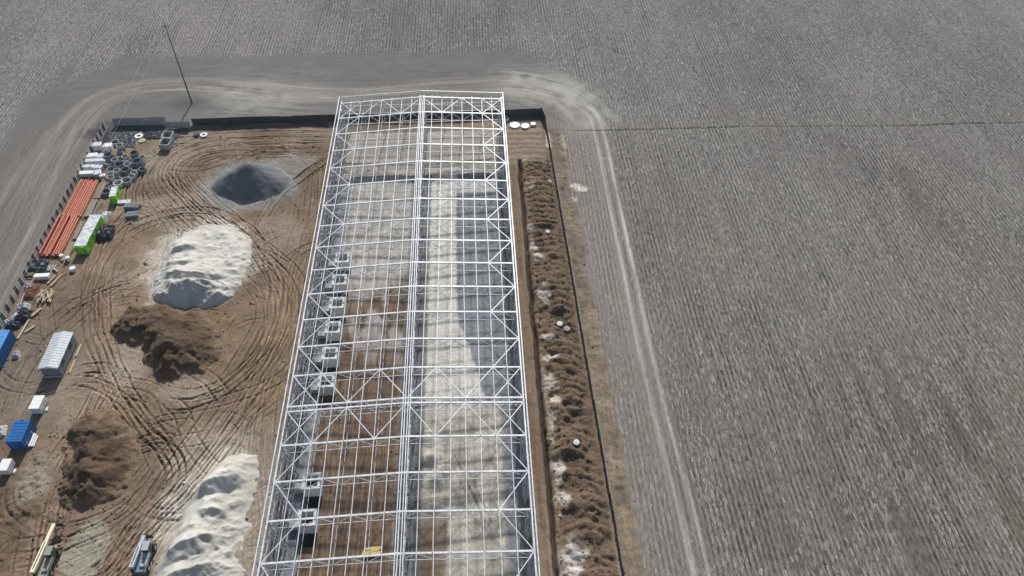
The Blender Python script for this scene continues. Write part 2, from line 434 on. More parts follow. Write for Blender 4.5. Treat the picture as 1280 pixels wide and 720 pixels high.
# ---- brown yard
nbig = fbm(X * .06, Y * .06, 21, 4); nmid = fbm(X * .35, Y * .35, 22, 4); nfine = fbm(X * 1.4, Y * 1.4, 23, 3)
edge = 1.2 * (fbm(X * .3, Y * .3, 24, 3) - .5)
yard = sm(-88.9, -88.2, X) * sm(-30.8, -31.4, X) * sm(160.2, 159.2, Y) * sm(10, 20, Y)
yard = np.maximum(yard, sm(5.2, 5.6, X) * sm(0, -.8, X - (16.2 + (156 - Y) * .02)) * sm(156.5, 155.5, Y + edge) * sm(0, 10, Y))
yard = np.maximum(yard, sm(-31.5, -31, X) * sm(6, 5, X) * sm(160.2, 159.2, Y) * sm(153, 154, Y))
yc = np.zeros_like(C); yc[:] = np.array((.230, .167, .112))
yc *= (.62 + .55 * nbig + .45 * (nmid - .5) + .35 * (nfine - .5))[..., None]
tan = sm(.50, .68, fbm(X * .045 + 3, Y * .045, 25, 4))
yc = yc * (1 - tan[..., None] * .7) + np.array((.31, .255, .195)) * (tan * .7)[..., None] * (.8 + .4 * nmid)[..., None]
wet = sm(.50, .66, fbm(X * .09 + 30, Y * .07, 36, 4)) * (.6 + .4 * sm(.4, .6, nmid))
yc = yc * (1 - wet[..., None] * .62) + np.array((.130, .092, .060)) * wet[..., None] * .62
C = C * (1 - yard[..., None]) + yc * yard[..., None]; ROW *= 1 - yard
Z += yard * ((nbig - .5) * .5 + (nmid - .5) * .32 + (nfine - .5) * .14)

def patch(px, rx, ry, col, a, ns=.35, e=.35, rough=.5):
    global C
    x0, y0 = G(*px); d = np.hypot((X - x0) / rx, (Y - y0) / ry) + (fbm(X * ns, Y * ns, int(px[0]), 4) - .5) * rough * 2
    m_ = sm(1 + e, 1 - e, d) * a
    C = mixc(C, col, m_) * (1 + m_[..., None] * .35 * (nfine - .5)[..., None] + m_[..., None] * .25 * (nmid - .5)[..., None])
    return m_
# ground patches that belong to the yard surface
patch((308, 231), 10, 9, (.235, .235, .225), .9, e=.25, rough=.3)
patch((365, 205), 5, 4, (.24, .225, .20), .7)
patch((247, 325), 9.5, 12.5, (.50, .455, .385), .85, e=.3, rough=.35)
patch((300, 330), 5, 5, (.42, .38, .31), .6)
patch((255, 650), 7.5, 13.5, (.46, .42, .35), .85, e=.35, rough=.3)
patch((300, 680), 5, 14, (.44, .40, .33), .6)
patch((205, 262), 8, 5, (.26, .21, .165), .8)
patch((160, 455), 3.5, 5.5, (.30, .25, .19), .85)
patch((235, 487), 5.5, 2.6, (.29, .235, .17), .8)
patch((340, 300), 6, 7, (.24, .19, .15), .7)
patch((325, 615), 4, 12, (.25, .205, .155), .7)
patch((85, 480), 4, 6, (.26, .205, .15), .7)
patch((105, 693), 3.0, 4.5, (.30, .28, .22), .9, e=.25, rough=.3)
patch((60, 660), 6, 5, (.19, .135, .095), .7)
patch((30, 480), 9, 10, (.185, .155, .125), .7)
patch((40, 440), 8, 8, (.17, .14, .11), .6)
m0_ = patch((8, 650), 5, 10, (.125, .088, .056), .85); Z += m0_ * 1.5 * np.clip(fbm(X * .6, Y * .6, 35, 3) - .4, 0, 1)
patch((40, 600), 3, 4, (.25, .215, .165), .6)
patch((235, 402), 9, 4, (.185, .128, .075), .85)
patch((130, 560), 8, 8, (.16, .115, .07), .6)
patch((330, 440), 9, 10, (.20, .145, .09), .6)
patch((145, 165), 7, 4, (.05, .045, .05), .85)  # corner fence's shadow and dark ground painted together as one patch
patch((110, 250), 3, 14, (.12, .10, .075), .6)
patch((60, 385), 6, 8, (.16, .125, .095), .6)

# ---- wheel trails in the yard
trail([(418, 176), (330, 176), (262, 180), (220, 196), (205, 222), (232, 255), (275, 290), (315, 325), (348, 360), (352, 400), (325, 455), (285, 510), (245, 570), (205, 630), (160, 700), (140, 745)], lanes=(-4, -2.4, -1, .4, 2.0, 3.6), fill=.95)
trail([(418, 186), (340, 186), (280, 186), (240, 198), (225, 222), (250, 255), (285, 285), (322, 322)], lanes=(-1.5, 0.5, 2), depth=.13)
trail([(300, 192), (345, 190), (385, 205), (400, 225)], lanes=(0, 1.2), tone=.9, light=1.5)
trail([(416, 192), (385, 214), (352, 240), (328, 275), (318, 305)], lanes=(0, 1.0), depth=.22, tone=.55)
trail([(190, 195), (165, 235), (160, 262), (140, 290), (125, 340), (120, 390), (132, 440), (165, 510), (200, 562), (212, 590), (205, 620)], lanes=(-1.6, 0, 1.2), depth=.22, tone=.55)
trail([(112, 375), (118, 420), (140, 480), (178, 540), (212, 575), (215, 605)], lanes=(0,), depth=.25, tone=.5, light=1.4)
trail([(120, 380), (135, 330), (160, 292), (200, 274), (250, 270), (292, 288), (325, 325), (345, 365)], lanes=(-1, .4, 1.6), depth=.18)
trail([(400, 205), (388, 280), (368, 350), (358, 410), (330, 480), (318, 560), (322, 640), (318, 740)], lanes=(-1.5, 0, 1.4), depth=.10, tone=.75)
trail([(380, 260), (360, 285), (330, 300), (315, 318)], lanes=(0,), depth=.1)
trail([(374, 300), (345, 330), (300, 345)], lanes=(0, 1.5), depth=.1)
trail([(385, 250), (372, 300), (352, 345), (350, 400)], lanes=(0, 2), depth=.12)
for dx in (0, 14, 30, 46, 62, 80):
    trail([(352 - dx * .2, 400 + dx), (320 - dx * .3, 460 + dx), (270 - dx * .35, 535 + dx * .9), (215 - dx * .4, 610 + dx * .7), (160 - dx * .4, 680 + dx * .5), (110 - dx * .3, 735)], lanes=(-.6, .8), depth=.13, tone=.68, wig=1.2)
trail([(205, 580), (180, 625), (140, 665), (90, 690), (40, 715)], lanes=(-1.5, 0, 1.5), depth=.16)
trail([(215, 560), (185, 615), (120, 655), (70, 665)], lanes=(0, 1.4), depth=.16)
trail([(140, 480), (110, 540), (80, 590), (60, 650), (45, 740)], lanes=(-2, -.6, .8), depth=.16, tone=.65)
trail([(160, 470), (128, 520), (100, 560), (75, 640), (68, 700)], lanes=(0,), depth=.12, light=1.5)
trail([(130, 500), (170, 505), (190, 540)], lanes=(0, 1.5, 3), depth=.12)
trail([(60, 480), (110, 482), (150, 500), (175, 530)], lanes=(0, 1.6), depth=.14)
trail([(20, 500), (60, 490), (100, 470), (140, 470)], lanes=(0, 1.4), depth=.14)
trail([(118, 370), (95, 395), (60, 425), (30, 470), (10, 520)], lanes=(-1.4, 0, 1.6), depth=.16)
trail([(125, 360), (85, 385), (55, 410)], lanes=(0,), depth=.16)
trail([(185, 365), (150, 360), (120, 385)], lanes=(0, 1.5), depth=.14)
trail([(190, 375), (150, 378), (125, 400)], lanes=(0,), depth=.16)
trail([(205, 500), (245, 500), (290, 480), (330, 440), (345, 400)], lanes=(0, 1.2), depth=.18, tone=.55)
trail([(180, 520), (215, 545), (235, 560)], lanes=(0, 1.7, 3), depth=.12)
trail([(250, 215), (215, 232), (185, 240), (160, 252)], lanes=(0, 1.4), depth=.1)
trail([(185, 250), (215, 290), (205, 330), (185, 350)], lanes=(0,), depth=.12)
trail([(0, 700), (60, 690), (110, 660)], lanes=(0, 2), depth=.12)
for k in range(34):            # longer wandering passes that cross the main routes
    x = random.uniform(-82, -36); y = random.uniform(50, 148); a = random.uniform(0, 6.28); q = [(x, y)]
    for _ in range(4):
        a += random.uniform(-.55, .55); x += 6.5 * math.sin(a); y += 6.5 * math.cos(a); q.append((min(max(x, -84), -33.5), min(max(y, 42), 154)))
    trail(q, lanes=(0,), rut=random.choice((.16, .2, .26)), depth=random.uniform(.07, .15), tone=random.uniform(.62, .82), light=random.uniform(1.2, 1.45), world=True, wig=.4, gauge=random.choice((1.7, 2.1, 2.5)), streak=.6)
for k in range(120):            # short scraper and tyre marks
    x = random.uniform(-84, -34); y = random.uniform(44, 152); a = random.uniform(-1.9, 1.9); l = random.uniform(3, 13)
    q = [(x, y), (x + l * .5 * math.sin(a), y + l * .5 * math.cos(a)), (x + l * math.sin(a + .3), y + l * math.cos(a + .3))]
    trail(q, lanes=(0,) if k % 3 else (0, 1.1), depth=random.uniform(.07, .15), tone=random.uniform(.6, .85), light=1.25, gauge=random.choice((1.2, 1.9, 2.1)), streak=.5, world=True, wig=.2)

def smooth_zone(px, rx, ry, col, a):
    m_ = patch(px, rx, ry, col, a, e=.3, rough=.35); TA[:] *= 1 - .75 * m_
smooth_zone((106, 693), 2.4, 4.6, (.295, .272, .215), .9)
smooth_zone((236, 487), 5.2, 2.2, (.285, .23, .17), .85)
smooth_zone((160, 455), 2.6, 5.0, (.30, .25, .19), .85)
smooth_zone((82, 490), 3.2, 5.0, (.27, .21, .15), .75)
smooth_zone((45, 605), 2.5, 3.0, (.27, .24, .185), .75)
smooth_zone((200, 258), 5.5, 3.5, (.285, .225, .165), .7)
smooth_zone((345, 290), 4.5, 5.5, (.255, .20, .15), .7)
smooth_zone((322, 640), 2.6, 12, (.27, .225, .175), .6)
# ---- spoil strip between the building and the right fence
fx = 16.2 + (156 - Y) * .0185                    # right fence line
strip = sm(9.0, 9.8, X) * sm(0, -.9, X - fx + .3) * sm(145, 141, Y) * sm(10, 20, Y)
u = X - 12.6
wv = Y * 2 * math.pi / 1.75 + .30 * u * u + 2.2 * (fbm(X * .3, Y * .3, 26, 3) - .5) * 3
lump = (np.abs(np.sin(wv * .5)))**.7
big = fbm(X * .42, Y * .42, 27, 3)
near = sm(118, 96, Y)
hgt = (.38 * lump + .5 * (big - .35)) * (1 - near) + near * (1.35 * np.clip(big - .36, 0, 1)**.8 + .30 * lump * sm(.0, .3, big - .2))
env = sm(9.0, 10.6, X) * (.35 + .65 * sm(0, -3.2, X - fx))
Z += strip * hgt * env * 1.0 + strip * (nfine - .5) * .3 + strip * (fbm(X * 2.6, Y * 2.6, 37, 2) - .5) * .22
sc_ = np.zeros_like(C); sc_[:] = np.array((.128, .090, .059)); sc_ *= (.6 + .5 * nmid + .35 * nfine)[..., None]
C = C * (1 - strip[..., None]) + sc_ * strip[..., None]
pal = sm(.53, .62, fbm(X * .33, Y * .2, 28, 4)) * sm(9.1, 9.6, X) * sm(12.8, 10.4, X) * strip
C = mixc(C, (.43, .39, .33), pal * .85)
for px, rx, ry in (((686, 176), .9, 2.6), ((703, 180), 1.0, 3.6), ((718, 232), 1.3, .9), ((727, 236), 1.4, .9), ((716, 250), 1.0, .8), ((696, 585), 1.5, 1.5), ((702, 625), 1.4, 1.0), ((716, 695), 2.0, 1.2), ((712, 715), 1.8, 1.0), ((673, 322), 1.1, 1.0), ((680, 372), 1.2, .7), ((684, 423), 1.4, .5), ((686, 448), 1.5, .7), ((694, 500), 1.2, .8), ((660, 285), 1.2, 1.0), ((664, 310), 1.4, .8)):
    patch(px, rx, ry, (.52, .48, .42), .9, ns=.9, e=.3)
for px in ((684, 287), (697, 395), (712, 577)):
    x0, y0 = G(*px); d = np.hypot(X - x0, Y - y0); m_ = sm(1.9, .7, d)
    Z -= m_ * (Z + .5) * .8; C = mixc(C, (.09, .064, .04), m_ * .6)
# narrow trench
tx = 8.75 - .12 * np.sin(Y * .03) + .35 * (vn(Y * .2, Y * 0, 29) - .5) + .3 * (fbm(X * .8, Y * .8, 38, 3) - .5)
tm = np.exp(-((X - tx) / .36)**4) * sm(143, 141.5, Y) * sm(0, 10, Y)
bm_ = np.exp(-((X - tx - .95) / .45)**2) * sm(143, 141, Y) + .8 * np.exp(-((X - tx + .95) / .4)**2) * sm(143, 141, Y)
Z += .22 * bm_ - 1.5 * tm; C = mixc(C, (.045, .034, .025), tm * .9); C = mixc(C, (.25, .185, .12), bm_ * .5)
lw = sm(5.4, 5.8, X) * sm(8.2, 7.6, X) * sm(143, 141, Y); C = mixc(C, (.165, .115, .075), lw * .7); C *= (1 + lw * .9 * (fbm(X * 2.4, Y * .12, 30, 3) - .5))[..., None]
rp = in_rect(5.6, 15, 141, 156, .8); C = mixc(C, (.27, .215, .165), rp * .5); C *= (1 + rp * .5 * (np.sin(Y * 3 + 4 * nbig * 6) * .4))[..., None]
# tan bank outside the right fence
rb = sm(0, .6, X - fx) * sm(3.7, 2.3, X - fx + edge * 1.4) * sm(156, 152, Y) * sm(0, 20, Y)
C = mixc(C, (.190, .148, .106), rb * .85) * (1 + rb[..., None] * .8 * (nmid - .5)[..., None] + rb[..., None] * .5 * (nfine - .5)[..., None]); Z += rb * ((nmid - .45) * .5 + (nfine - .5) * .25); ROW *= 1 - rb
C = mixc(C, (.25, .20, .125), rb * sm(118, 90, Y) * sm(3, 1.2, np.abs(X - fx - 1.4)) * .5 * sm(.35, .6, nmid))

# ---- floor of the building
flo = sm(BX0 - .1, BX0 + .1, X) * sm(BX1 + .1, BX1 - .1, X) * sm(154.6, 154.2, Y) * sm(0, 5, Y)
Z *= 1 - flo; ROW *= 1 - flo
fb = fbm(X * .12, Y * .07, 51, 4); fs = fbm(X * 1.6, Y * .10, 52, 4); fd = fbm(X * .5, Y * .5, 53, 4)
brown = np.zeros_like(C); brown[:] = np.array((.150, .104, .070)); brown *= (.5 + 1.0 * fs)[..., None]
greyb = np.zeros_like(C); greyb[:] = np.array((.40, .375, .34)); greyb *= (.65 + .7 * fd)[..., None]
up = sm(94, 108, Y + 24 * (fb - .5) + 5 * (X + 21) * -.12)
up = np.clip(up + .75 * sm(.57, .67, fbm(X * .25, Y * .1, 54, 4)) * sm(80, 95, Y), 0, 1)
L_ = brown * (1 - up[..., None]) + greyb * up[..., None]
# central grey strip left of the columns
cs = sm(-15.4, -14.6, X + 1.2 * (fd - .5)) * sm(-11.2, -11.6, X)
L_ = mixc(L_, (.17, .175, .185), cs * .75) * (1 + cs[..., None] * .5 * (fs - .5)[..., None])
# right half
sand = np.zeros_like(C); sand[:] = np.array((.55, .53, .475)); sand *= (.78 + .45 * fd)[..., None]
geo_ = np.zeros_like(C); geo_[:] = np.array((.205, .222, .236)); geo_ *= (.85 + .3 * fd)[..., None]
be = np.zeros_like(C); be[:] = np.array((.40, .37, .315)); be *= (.55 + .9 * fbm(X * .7, Y * .35, 55, 4))[..., None]
xb = -5.4 + .8 * (fbm(Y * .25, Y * 0, 56, 3) - .5) + sm(100, 76, Y + 4 * (fd - .5)) * 4.6
gm = sm(-.15, .15, X - xb)
R_ = sand * (1 - gm[..., None]) + geo_ * gm[..., None]
nb = sm(80, 72, Y + 8 * (fd - .5)) * sm(2.4, 2.2, X)
R_ = R_ * (1 - nb[..., None]) + be * nb[..., None]
nb2 = sm(61, 53, Y + 6 * (fb - .5)) * sm(-6.4, -7.4, X + 2 * (fd - .5))
R_ = R_ * (1 - nb2[..., None] * .9) + brown * .95 * nb2[..., None] * .9
r3 = sm(1.9, 2.1, X)
g3 = np.zeros_like(C); g3[:] = np.array((.195, .205, .21)); g3 *= (.85 + .3 * fs)[..., None]
R_ = R_ * (1 - r3[..., None]) + g3 * r3[..., None]
slab = sm(131.5, 132, Y) * sm(136.5, 136, Y) * sm(-7.2, -7, X) * sm(3.2, 3, X); R_ = mixc(R_, (.50, .49, .46), slab * .9)
rh = sm(-11.9, -11.5, X)
FL = L_ * (1 - rh[..., None]) + R_ * rh[..., None]
for i_ in (7, 8, 9, 10, 11, 12, 16, 17, 19):      # dips painted near black to deepen the foundation boxes' cast shadows
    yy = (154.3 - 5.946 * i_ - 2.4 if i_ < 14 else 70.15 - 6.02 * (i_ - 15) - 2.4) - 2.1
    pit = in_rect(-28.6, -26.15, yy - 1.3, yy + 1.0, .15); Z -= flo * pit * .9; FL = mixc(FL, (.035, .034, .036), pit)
dk = sm(-12.0, -11.8, X) * sm(-10.6, -10.9, X + .6 * (fd - .5)); FL = mixc(FL, (.10, .105, .11), dk * .8)
# grey apron at the left wall
TA = np.where(flo > .5, (.75 * (1 - up) + .25) * (X < -12.3) * (Y < 137), TA); kf = flo > .5
TU[kf] = X[kf] * .8; TS[kf] = Y[kf]
ap = sm(-28.1, -28.5, X + .3 * (fd - .5)); FL = mixc(FL, (.215, .23, .245), ap * .95) * (1 + ap[..., None] * .6 * (fs - .5)[..., None])
# far end: unpoured ground beyond a step
fe = sm(136.9, 137.3, Y + .3 * (vn(X * .6, X * 0, 59) - .5))
fec = np.zeros_like(C); fec[:] = np.array((.33, .30, .265)); fec *= (.55 + .9 * fbm(X * .12, Y * 1.6, 60, 4))[..., None]
FL = FL * (1 - fe[..., None]) + fec * fe[..., None]
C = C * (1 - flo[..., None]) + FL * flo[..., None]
fence_shade = in_rect(-88.6, -36, 157.2, 160, .5) + in_rect(6, 15.6, 157, 160, .5); C = mixc(C, (.085, .078, .075), np.clip(fence_shade, 0, 1) * .85)  # fence's cast shadow painted dark into the ground along its foot
bk = np.exp(-((Y - 159.0 + .8 * (nmid - .5)) / .7)**2) * sm(-72, -68, X) * sm(15, 14, X) * (1 - flo) * sm(.25, .6, vn(X * .12, X * 0, 39)); Z += .45 * bk; C = mixc(C, (.15, .125, .10), bk * .7)
stp = np.exp(-((Y - 137.2 - .4 * (vn(X * .5, X * 0, 59) - .5)) / .4)**2) * sm(-29, -28, X) * sm(3, 2, X)
Z += flo * stp * .85 - flo * sm(137, 136.2, Y) * .12
Z += flo * (fd - .5) * .16 * (1 - .6 * gm) + flo * (fs - .5) * .12 * (1 - rh)
# dumped sand lumps on the floor
for px, r, h in (((538, 572), 2.1, .9), ((545, 600), 2.4, .8), ((535, 550), 2.0, .6), ((540, 632), 2.2, .7), ((556, 585), 2.0, .5), ((565, 215), 2.2, .6), ((552, 226), 1.8, .5), ((412, 490), 1.6, .8)):
    x0, y0 = G(*px); d = np.hypot(X - x0, (Y - y0) * 1.3) + (fd - .5) * 2.2
    Z += flo * h * np.clip(1 - d / r, 0, 1)
x0, y0 = G(412, 490); C = mixc(C, (.22, .14, .08), flo * np.clip(1.4 - np.hypot(X - x0, Y - y0) / 1.7, 0, 1))
for k in range(5):             # curved drag marks on the lower sand
    trail([(560 + k * 9, 560 + k * 8), (580 + k * 6, 600 + k * 8), (600 + k * 5, 640 + k * 8), (607 + k * 5, 690)], lanes=(0,), gauge=.9, rut=.14, depth=.05, tone=.72, light=1.1, wig=.6)
# flat footings for what stands on the yard
for x0, x1, y0, y1 in ((-78, -71, 83, 98), (-88, -83, 86, 97), (-78.5, -72.5, 69, 82), (-79, -75, 63, 70)):
    fl_ = in_rect(x0, x1, y0, y1, .6); Z *= 1 - fl_ * .9
C = np.clip(C, .012, .8)

# ---- split the sheet by what it is
cx = (X[:-1, :-1] + X[1:, 1:]) / 2; cy = (Y[:-1, :-1] + Y[1:, 1:]) / 2
def atv(a): return (a[:-1, :-1] + a[1:, 1:]) / 2
zone = np.zeros(cx.shape, int)                                        # 0 field
zone[atv(road_m) > .45] = 1
zone[atv(yard) > .5] = 2
zone[(atv(yard) > .5) & (cx > 0)] = 4
zone[(atv(flo) > .5)] = 3
nx = len(gx); ny = len(gy)
idx = np.arange(nx * ny).reshape(ny, nx)
quads = np.stack([idx[:-1, :-1], idx[:-1, 1:], idx[1:, 1:], idx[1:, :-1]], -1)
allv = np.stack([X, Y, Z], -1).reshape(-1, 3); allc = C.reshape(-1, 3); allr = ROW.reshape(-1); allt = np.stack([TU, TS, TA], -1).reshape(-1, 3)

def sheet(name, verts, faces, cols, rows, m=EARTH, tr=None):
    me = bpy.data.meshes.new(name); n = len(verts); k = len(faces)
    me.vertices.add(n); me.vertices.foreach_set('co', verts.astype(np.float32).ravel())
    me.loops.add(k * 4); me.loops.foreach_set('vertex_index', faces.astype(np.int32).ravel())
    me.polygons.add(k); me.polygons.foreach_set('loop_start', np.arange(0, k * 4, 4, dtype=np.int32))
    me.polygons.foreach_set('loop_total', np.full(k, 4, np.int32))
    me.update(calc_edges=True)
    me.polygons.foreach_set('use_smooth', np.ones(k, bool))
    a = me.color_attributes.new('col', 'FLOAT_COLOR', 'POINT')
    a.data.foreach_set('color', np.concatenate([cols, np.ones((n, 1))], 1).astype(np.float32).ravel())
    r = me.attributes.new('rowm', 'FLOAT', 'POINT'); r.data.foreach_set('value', rows.astype(np.float32))
    tr = np.zeros((n, 3)) if tr is None else tr
    t_ = me.attributes.new('trail', 'FLOAT_VECTOR', 'POINT'); t_.data.foreach_set('vector', tr.astype(np.float32).ravel())
    me.materials.append(m)
    o = bpy.data.objects.new(name, me); COL.objects.link(o); return o

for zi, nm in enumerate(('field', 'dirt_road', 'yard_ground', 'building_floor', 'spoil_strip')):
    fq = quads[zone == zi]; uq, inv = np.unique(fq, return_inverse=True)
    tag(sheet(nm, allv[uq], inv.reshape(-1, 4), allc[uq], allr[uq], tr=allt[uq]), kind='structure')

def ground_z(x, y):
    i = min(max(np.searchsorted(gx, x), 0), nx - 1); j = min(max(np.searchsorted(gy, y), 0), ny - 1)
    return float(Z[j, i])

# ================================================================== HEAPS
def heap(name, label, cones, col, box, slope=.68, rough=.5, var=.5, res=.2, seed=1, warp=1.0, cut=None, post=None, colf=None, dirs=(1, 1, 1, 1), m=None):
    """cones: (px, py, height, radius_scale)"""
    x0, x1, y0, y1 = box
    hx, hy = np.meshgrid(np.arange(x0, x1, res), np.arange(y0, y1, res))
    wx = hx + warp * 2 * (fbm(hx * .5, hy * .5, seed, 3) - .5); wy = hy + warp * 2 * (fbm(hx * .5, hy * .5, seed + 9, 3) - .5)
    h = np.full(hx.shape, -9.)
    for c in cones:
        px, py, hh = c[:3]; s = c[3] if len(c) > 3 else 1.; ex = c[4] if len(c) > 4 else 1.
        gx0, gy0 = G(px, py, hh)
        ux, uy = (wx - gx0) / ex, wy - gy0
        ux = ux * np.where(ux < 0, dirs[0], dirs[1]); uy = uy * np.where(uy < 0, dirs[2], dirs[3])
        d = np.hypot(ux, uy)
        q = hh - slope * s * (np.sqrt(d * d + .25) - .3)
        h = np.maximum(h, q)
    if cut is not None: h = np.minimum(h, cut(wx, wy))
    f = fbm(hx * .9, hy * .9, seed + 3, 4) - .5
    h = h + rough * f * sm(-.3, .8, h) + rough * .6 * (fbm(hx * 2.2, hy * 2.2, seed + 5, 3) - .5) * sm(-.2, .4, h)
    if post is not None: h = post(hx, hy, h)
    c = np.zeros(h.shape + (3,)); c[:] = np.array(col)
    c *= (1 + var * (fbm(hx * .5, hy * .5, seed + 6, 4) - .5) * 1.6)[..., None]
    if colf is not None: c = colf(hx, hy, h, c)
    h = np.maximum(h, -.5)
    n2, n1 = h.shape; id_ = np.arange(n1 * n2).reshape(n2, n1)
    q = np.stack([id_[:-1, :-1], id_[:-1, 1:], id_[1:, 1:], id_[1:, :-1]], -1).reshape(-1, 4)
    keep = h.reshape(-1)[q].max(1) > -.35; q = q[keep]
    uq, inv = np.unique(q, return_inverse=True)
    ctr = np.array(((x0 + x1) / 2, (y0 + y1) / 2, 0.))
    v = np.stack([hx, hy, h], -1).reshape(-1, 3)[uq] - ctr
    o = sheet(name, v, inv.reshape(-1, 4), np.clip(c.reshape(-1, 3)[uq], .01, .8), np.zeros(len(uq)), m or HEAPM)
    o.location = ctr
    return tag(o, label, 'heap')

# grey gravel cone
def gravcol(hx, hy, h, c):
    k = sm(.5, .0, h + .5 * (fbm(hx * .6, hy * .6, 203, 3) - .5))
    return c * (1 - k[..., None]) + np.array((.235, .235, .225)) * k[..., None]
heap('gravel_heap', 'dark grey pointed gravel heap in the upper yard, ringed by spread grey gravel',
     [(308, 203, 5.6, 1., 1.1), (322, 212, 4.0, .96, 1.25), (293, 213, 3.8, .96, 1.25)],
     (.150, .155, .163), (-66, -37, 120, 152), slope=.86, rough=.14, var=.3, seed=201, warp=.3, colf=gravcol, m=SANDM, res=.17)
# pale sand heap beside the gravel
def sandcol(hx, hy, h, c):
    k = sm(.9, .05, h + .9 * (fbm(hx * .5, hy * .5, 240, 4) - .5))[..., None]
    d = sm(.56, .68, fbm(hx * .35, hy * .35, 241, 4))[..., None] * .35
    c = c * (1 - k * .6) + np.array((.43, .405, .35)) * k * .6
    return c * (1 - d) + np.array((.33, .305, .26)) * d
def scarp(hx, hy, px, py, hw, A, d=1.0, tail=3.0, th=0., z=0.):
    x0, y0 = G(px, py, z); c_, s_ = math.cos(th), math.sin(th)
    u = (hx - x0) * c_ + (hy - y0) * s_; v = -(hx - x0) * s_ + (hy - y0) * c_
    v = v - .07 * u * u / max(hw, 1) + .5 * (fbm(hx * .7, hy * .7, int(px), 3) - .5)
    f = np.where(v > 0, np.exp(-v / tail), np.clip(1 + v / d, 0, 1))
    return A * np.exp(-(np.abs(u) / hw)**3.5) * f
def sand1(hx, hy, h):
    n1 = fbm(hx * .13, hy * .13, 217, 3) - .5; n2 = fbm(hx * .5, hy * .5, 218, 3) - .5; n4 = fbm(hx * 1.1, hy * 1.1, 219, 3) - .5
    ex = (hx + 55.3) / np.where(hx < -55.3, 8.6, 9.4); ey = (hy - 111.3) / 12.2
    e = 1 - (np.abs(ex)**2.4 + np.abs(ey)**2.6) + .55 * n1 + .35 * n2 + .10 * n4
    ac = np.clip(e, 0, 1)**.8 * 1.12
    base = (2.5 - 1.3 * sm(100, 124, hy)) * (1 - .35 * sm(-56, -47, hx))
    z = base * ac
    for a in ((227, 309, 2.2, 1.0, 1.0, 2.2, .05, 2), (222, 328, 3.0, .55, .8, 2., -.05, 2.2), (233, 343, 5.0, 1.1, 1.1, 2.6, -.16, 2.6), (226, 355, 3.2, .5, .8, 1.6, .06, 2.8), (268, 346, 2.3, .6, 1.0, 1.6, -.1, 1.6), (243, 350, 3.0, .35, .7, 1.2, -.2, 2.8)):
        z += scarp(hx, hy, *a) * np.clip(ac * 1.6, 0, 1)
    f_ = ((hy + .30 * hx + 2.4 * n2) / 1.3) % 1.0
    z += (np.minimum(f_ / .4, (1 - f_) / .6) - .5) * .40 * np.clip(ac * 2, 0, 1) * sm(.43, .60, fbm(hx * .2, hy * .2, 215, 3)) * sm(112, 104, hy)
    z += (.5 * n2 + .30 * n4 * sm(-57, -52, hx)) * np.clip(ac * 2, 0, 1)
    front = (hy - 99.9 - .055 * (hx + 55.0)**2 + .4 * n2) * 1.05
    z = np.where(front < 5, np.minimum(z + 1.1 * np.exp(-((hy - 103.5) / 2.5)**2) * ac * sm(8, 5, np.abs(hx + 55)), front), z)
    return np.where(e > 0, z - .05, -1.)
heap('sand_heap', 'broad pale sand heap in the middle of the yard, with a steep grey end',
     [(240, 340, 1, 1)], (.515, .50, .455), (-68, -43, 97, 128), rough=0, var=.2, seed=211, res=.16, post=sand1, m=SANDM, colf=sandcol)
def sand3(hx, hy, h):
    n1 = fbm(hx * .13, hy * .13, 227, 3) - .5; n2 = fbm(hx * .45, hy * .45, 228, 3) - .5; n4 = fbm(hx * 1.1, hy * 1.1, 230, 3) - .5
    wl = np.interp(hy, (30, 45, 52, 59, 66, 68), (-49, -48.6, -47.8, -46.6, -43.6, -42)) + 1.4 * n1 + .9 * n2
    wr = -36.4 + 3.0 * n1 + 2.4 * n2 + 1.2 * n4 - .9 * sm(62, 68, hy)
    q = np.minimum((hx - wl) / 3.2, (wr - hx) / 6.5); q = np.minimum(q, (67.8 - hy + 3 * n1 + 2 * n2) / 4.5)
    ac = np.clip(q, 0, 1)**.95
    z = 1.7 * ac * (1 - .3 * sm(-42, -37, hx))
    for a in ((262, 604, 4.4, 1.9, 2.0, 3.5, .32, 2.0), (265, 638, 1.7, 1.0, 1.2, 2.0, .1, 2.0), (238, 660, 3.8, .5, 1.0, 2.0, .15, 2.0), (236, 681, 4.2, 1.9, 2.1, 3.2, .34, 2.2), (285, 625, 2.8, .5, .8, 1.5, .1, 1.5), (258, 575, 2.5, .6, .8, 1.5, -.1, 1.), (230, 716, 4.0, 1.5, 1.8, 2.5, .3, 2.)):
        z += scarp(hx, hy, *a) * np.clip(ac * 1.8, 0, 1)
    f_ = ((hy - .2 * hx + 2.6 * n2) / 1.5) % 1.0
    z += (np.minimum(f_ / .4, (1 - f_) / .6) - .5) * .28 * np.clip(ac * 2 - .5, 0, 1) * sm(-40, -43, hx) * sm(.46, .62, fbm(hx * .25, hy * .25, 226, 3))
    z += (.6 * n2 + .75 * n4 * sm(-43, -40, hx) * sm(60, 54, hy) + .2 * n4) * np.clip(ac * 2, 0, 1)
    return np.where(q > 0, z - .05, -1.)
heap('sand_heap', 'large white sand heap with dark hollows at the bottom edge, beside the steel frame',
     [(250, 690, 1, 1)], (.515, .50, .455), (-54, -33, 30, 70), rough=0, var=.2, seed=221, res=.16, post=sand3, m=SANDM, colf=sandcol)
def browncol(hx, hy, h, c):
    k = sm(.42, .62, fbm(hx * .25, hy * .9, 77, 4))
    c = c * (1 - k[..., None] * .5) + np.array((.155, .104, .058)) * k[..., None] * .5
    e = sm(1.3, .1, h + 1.2 * (fbm(hx * .4, hy * .4, 78, 3) - .5))[..., None]
    return c * (1 - e) + np.array((.19, .135, .085)) * e
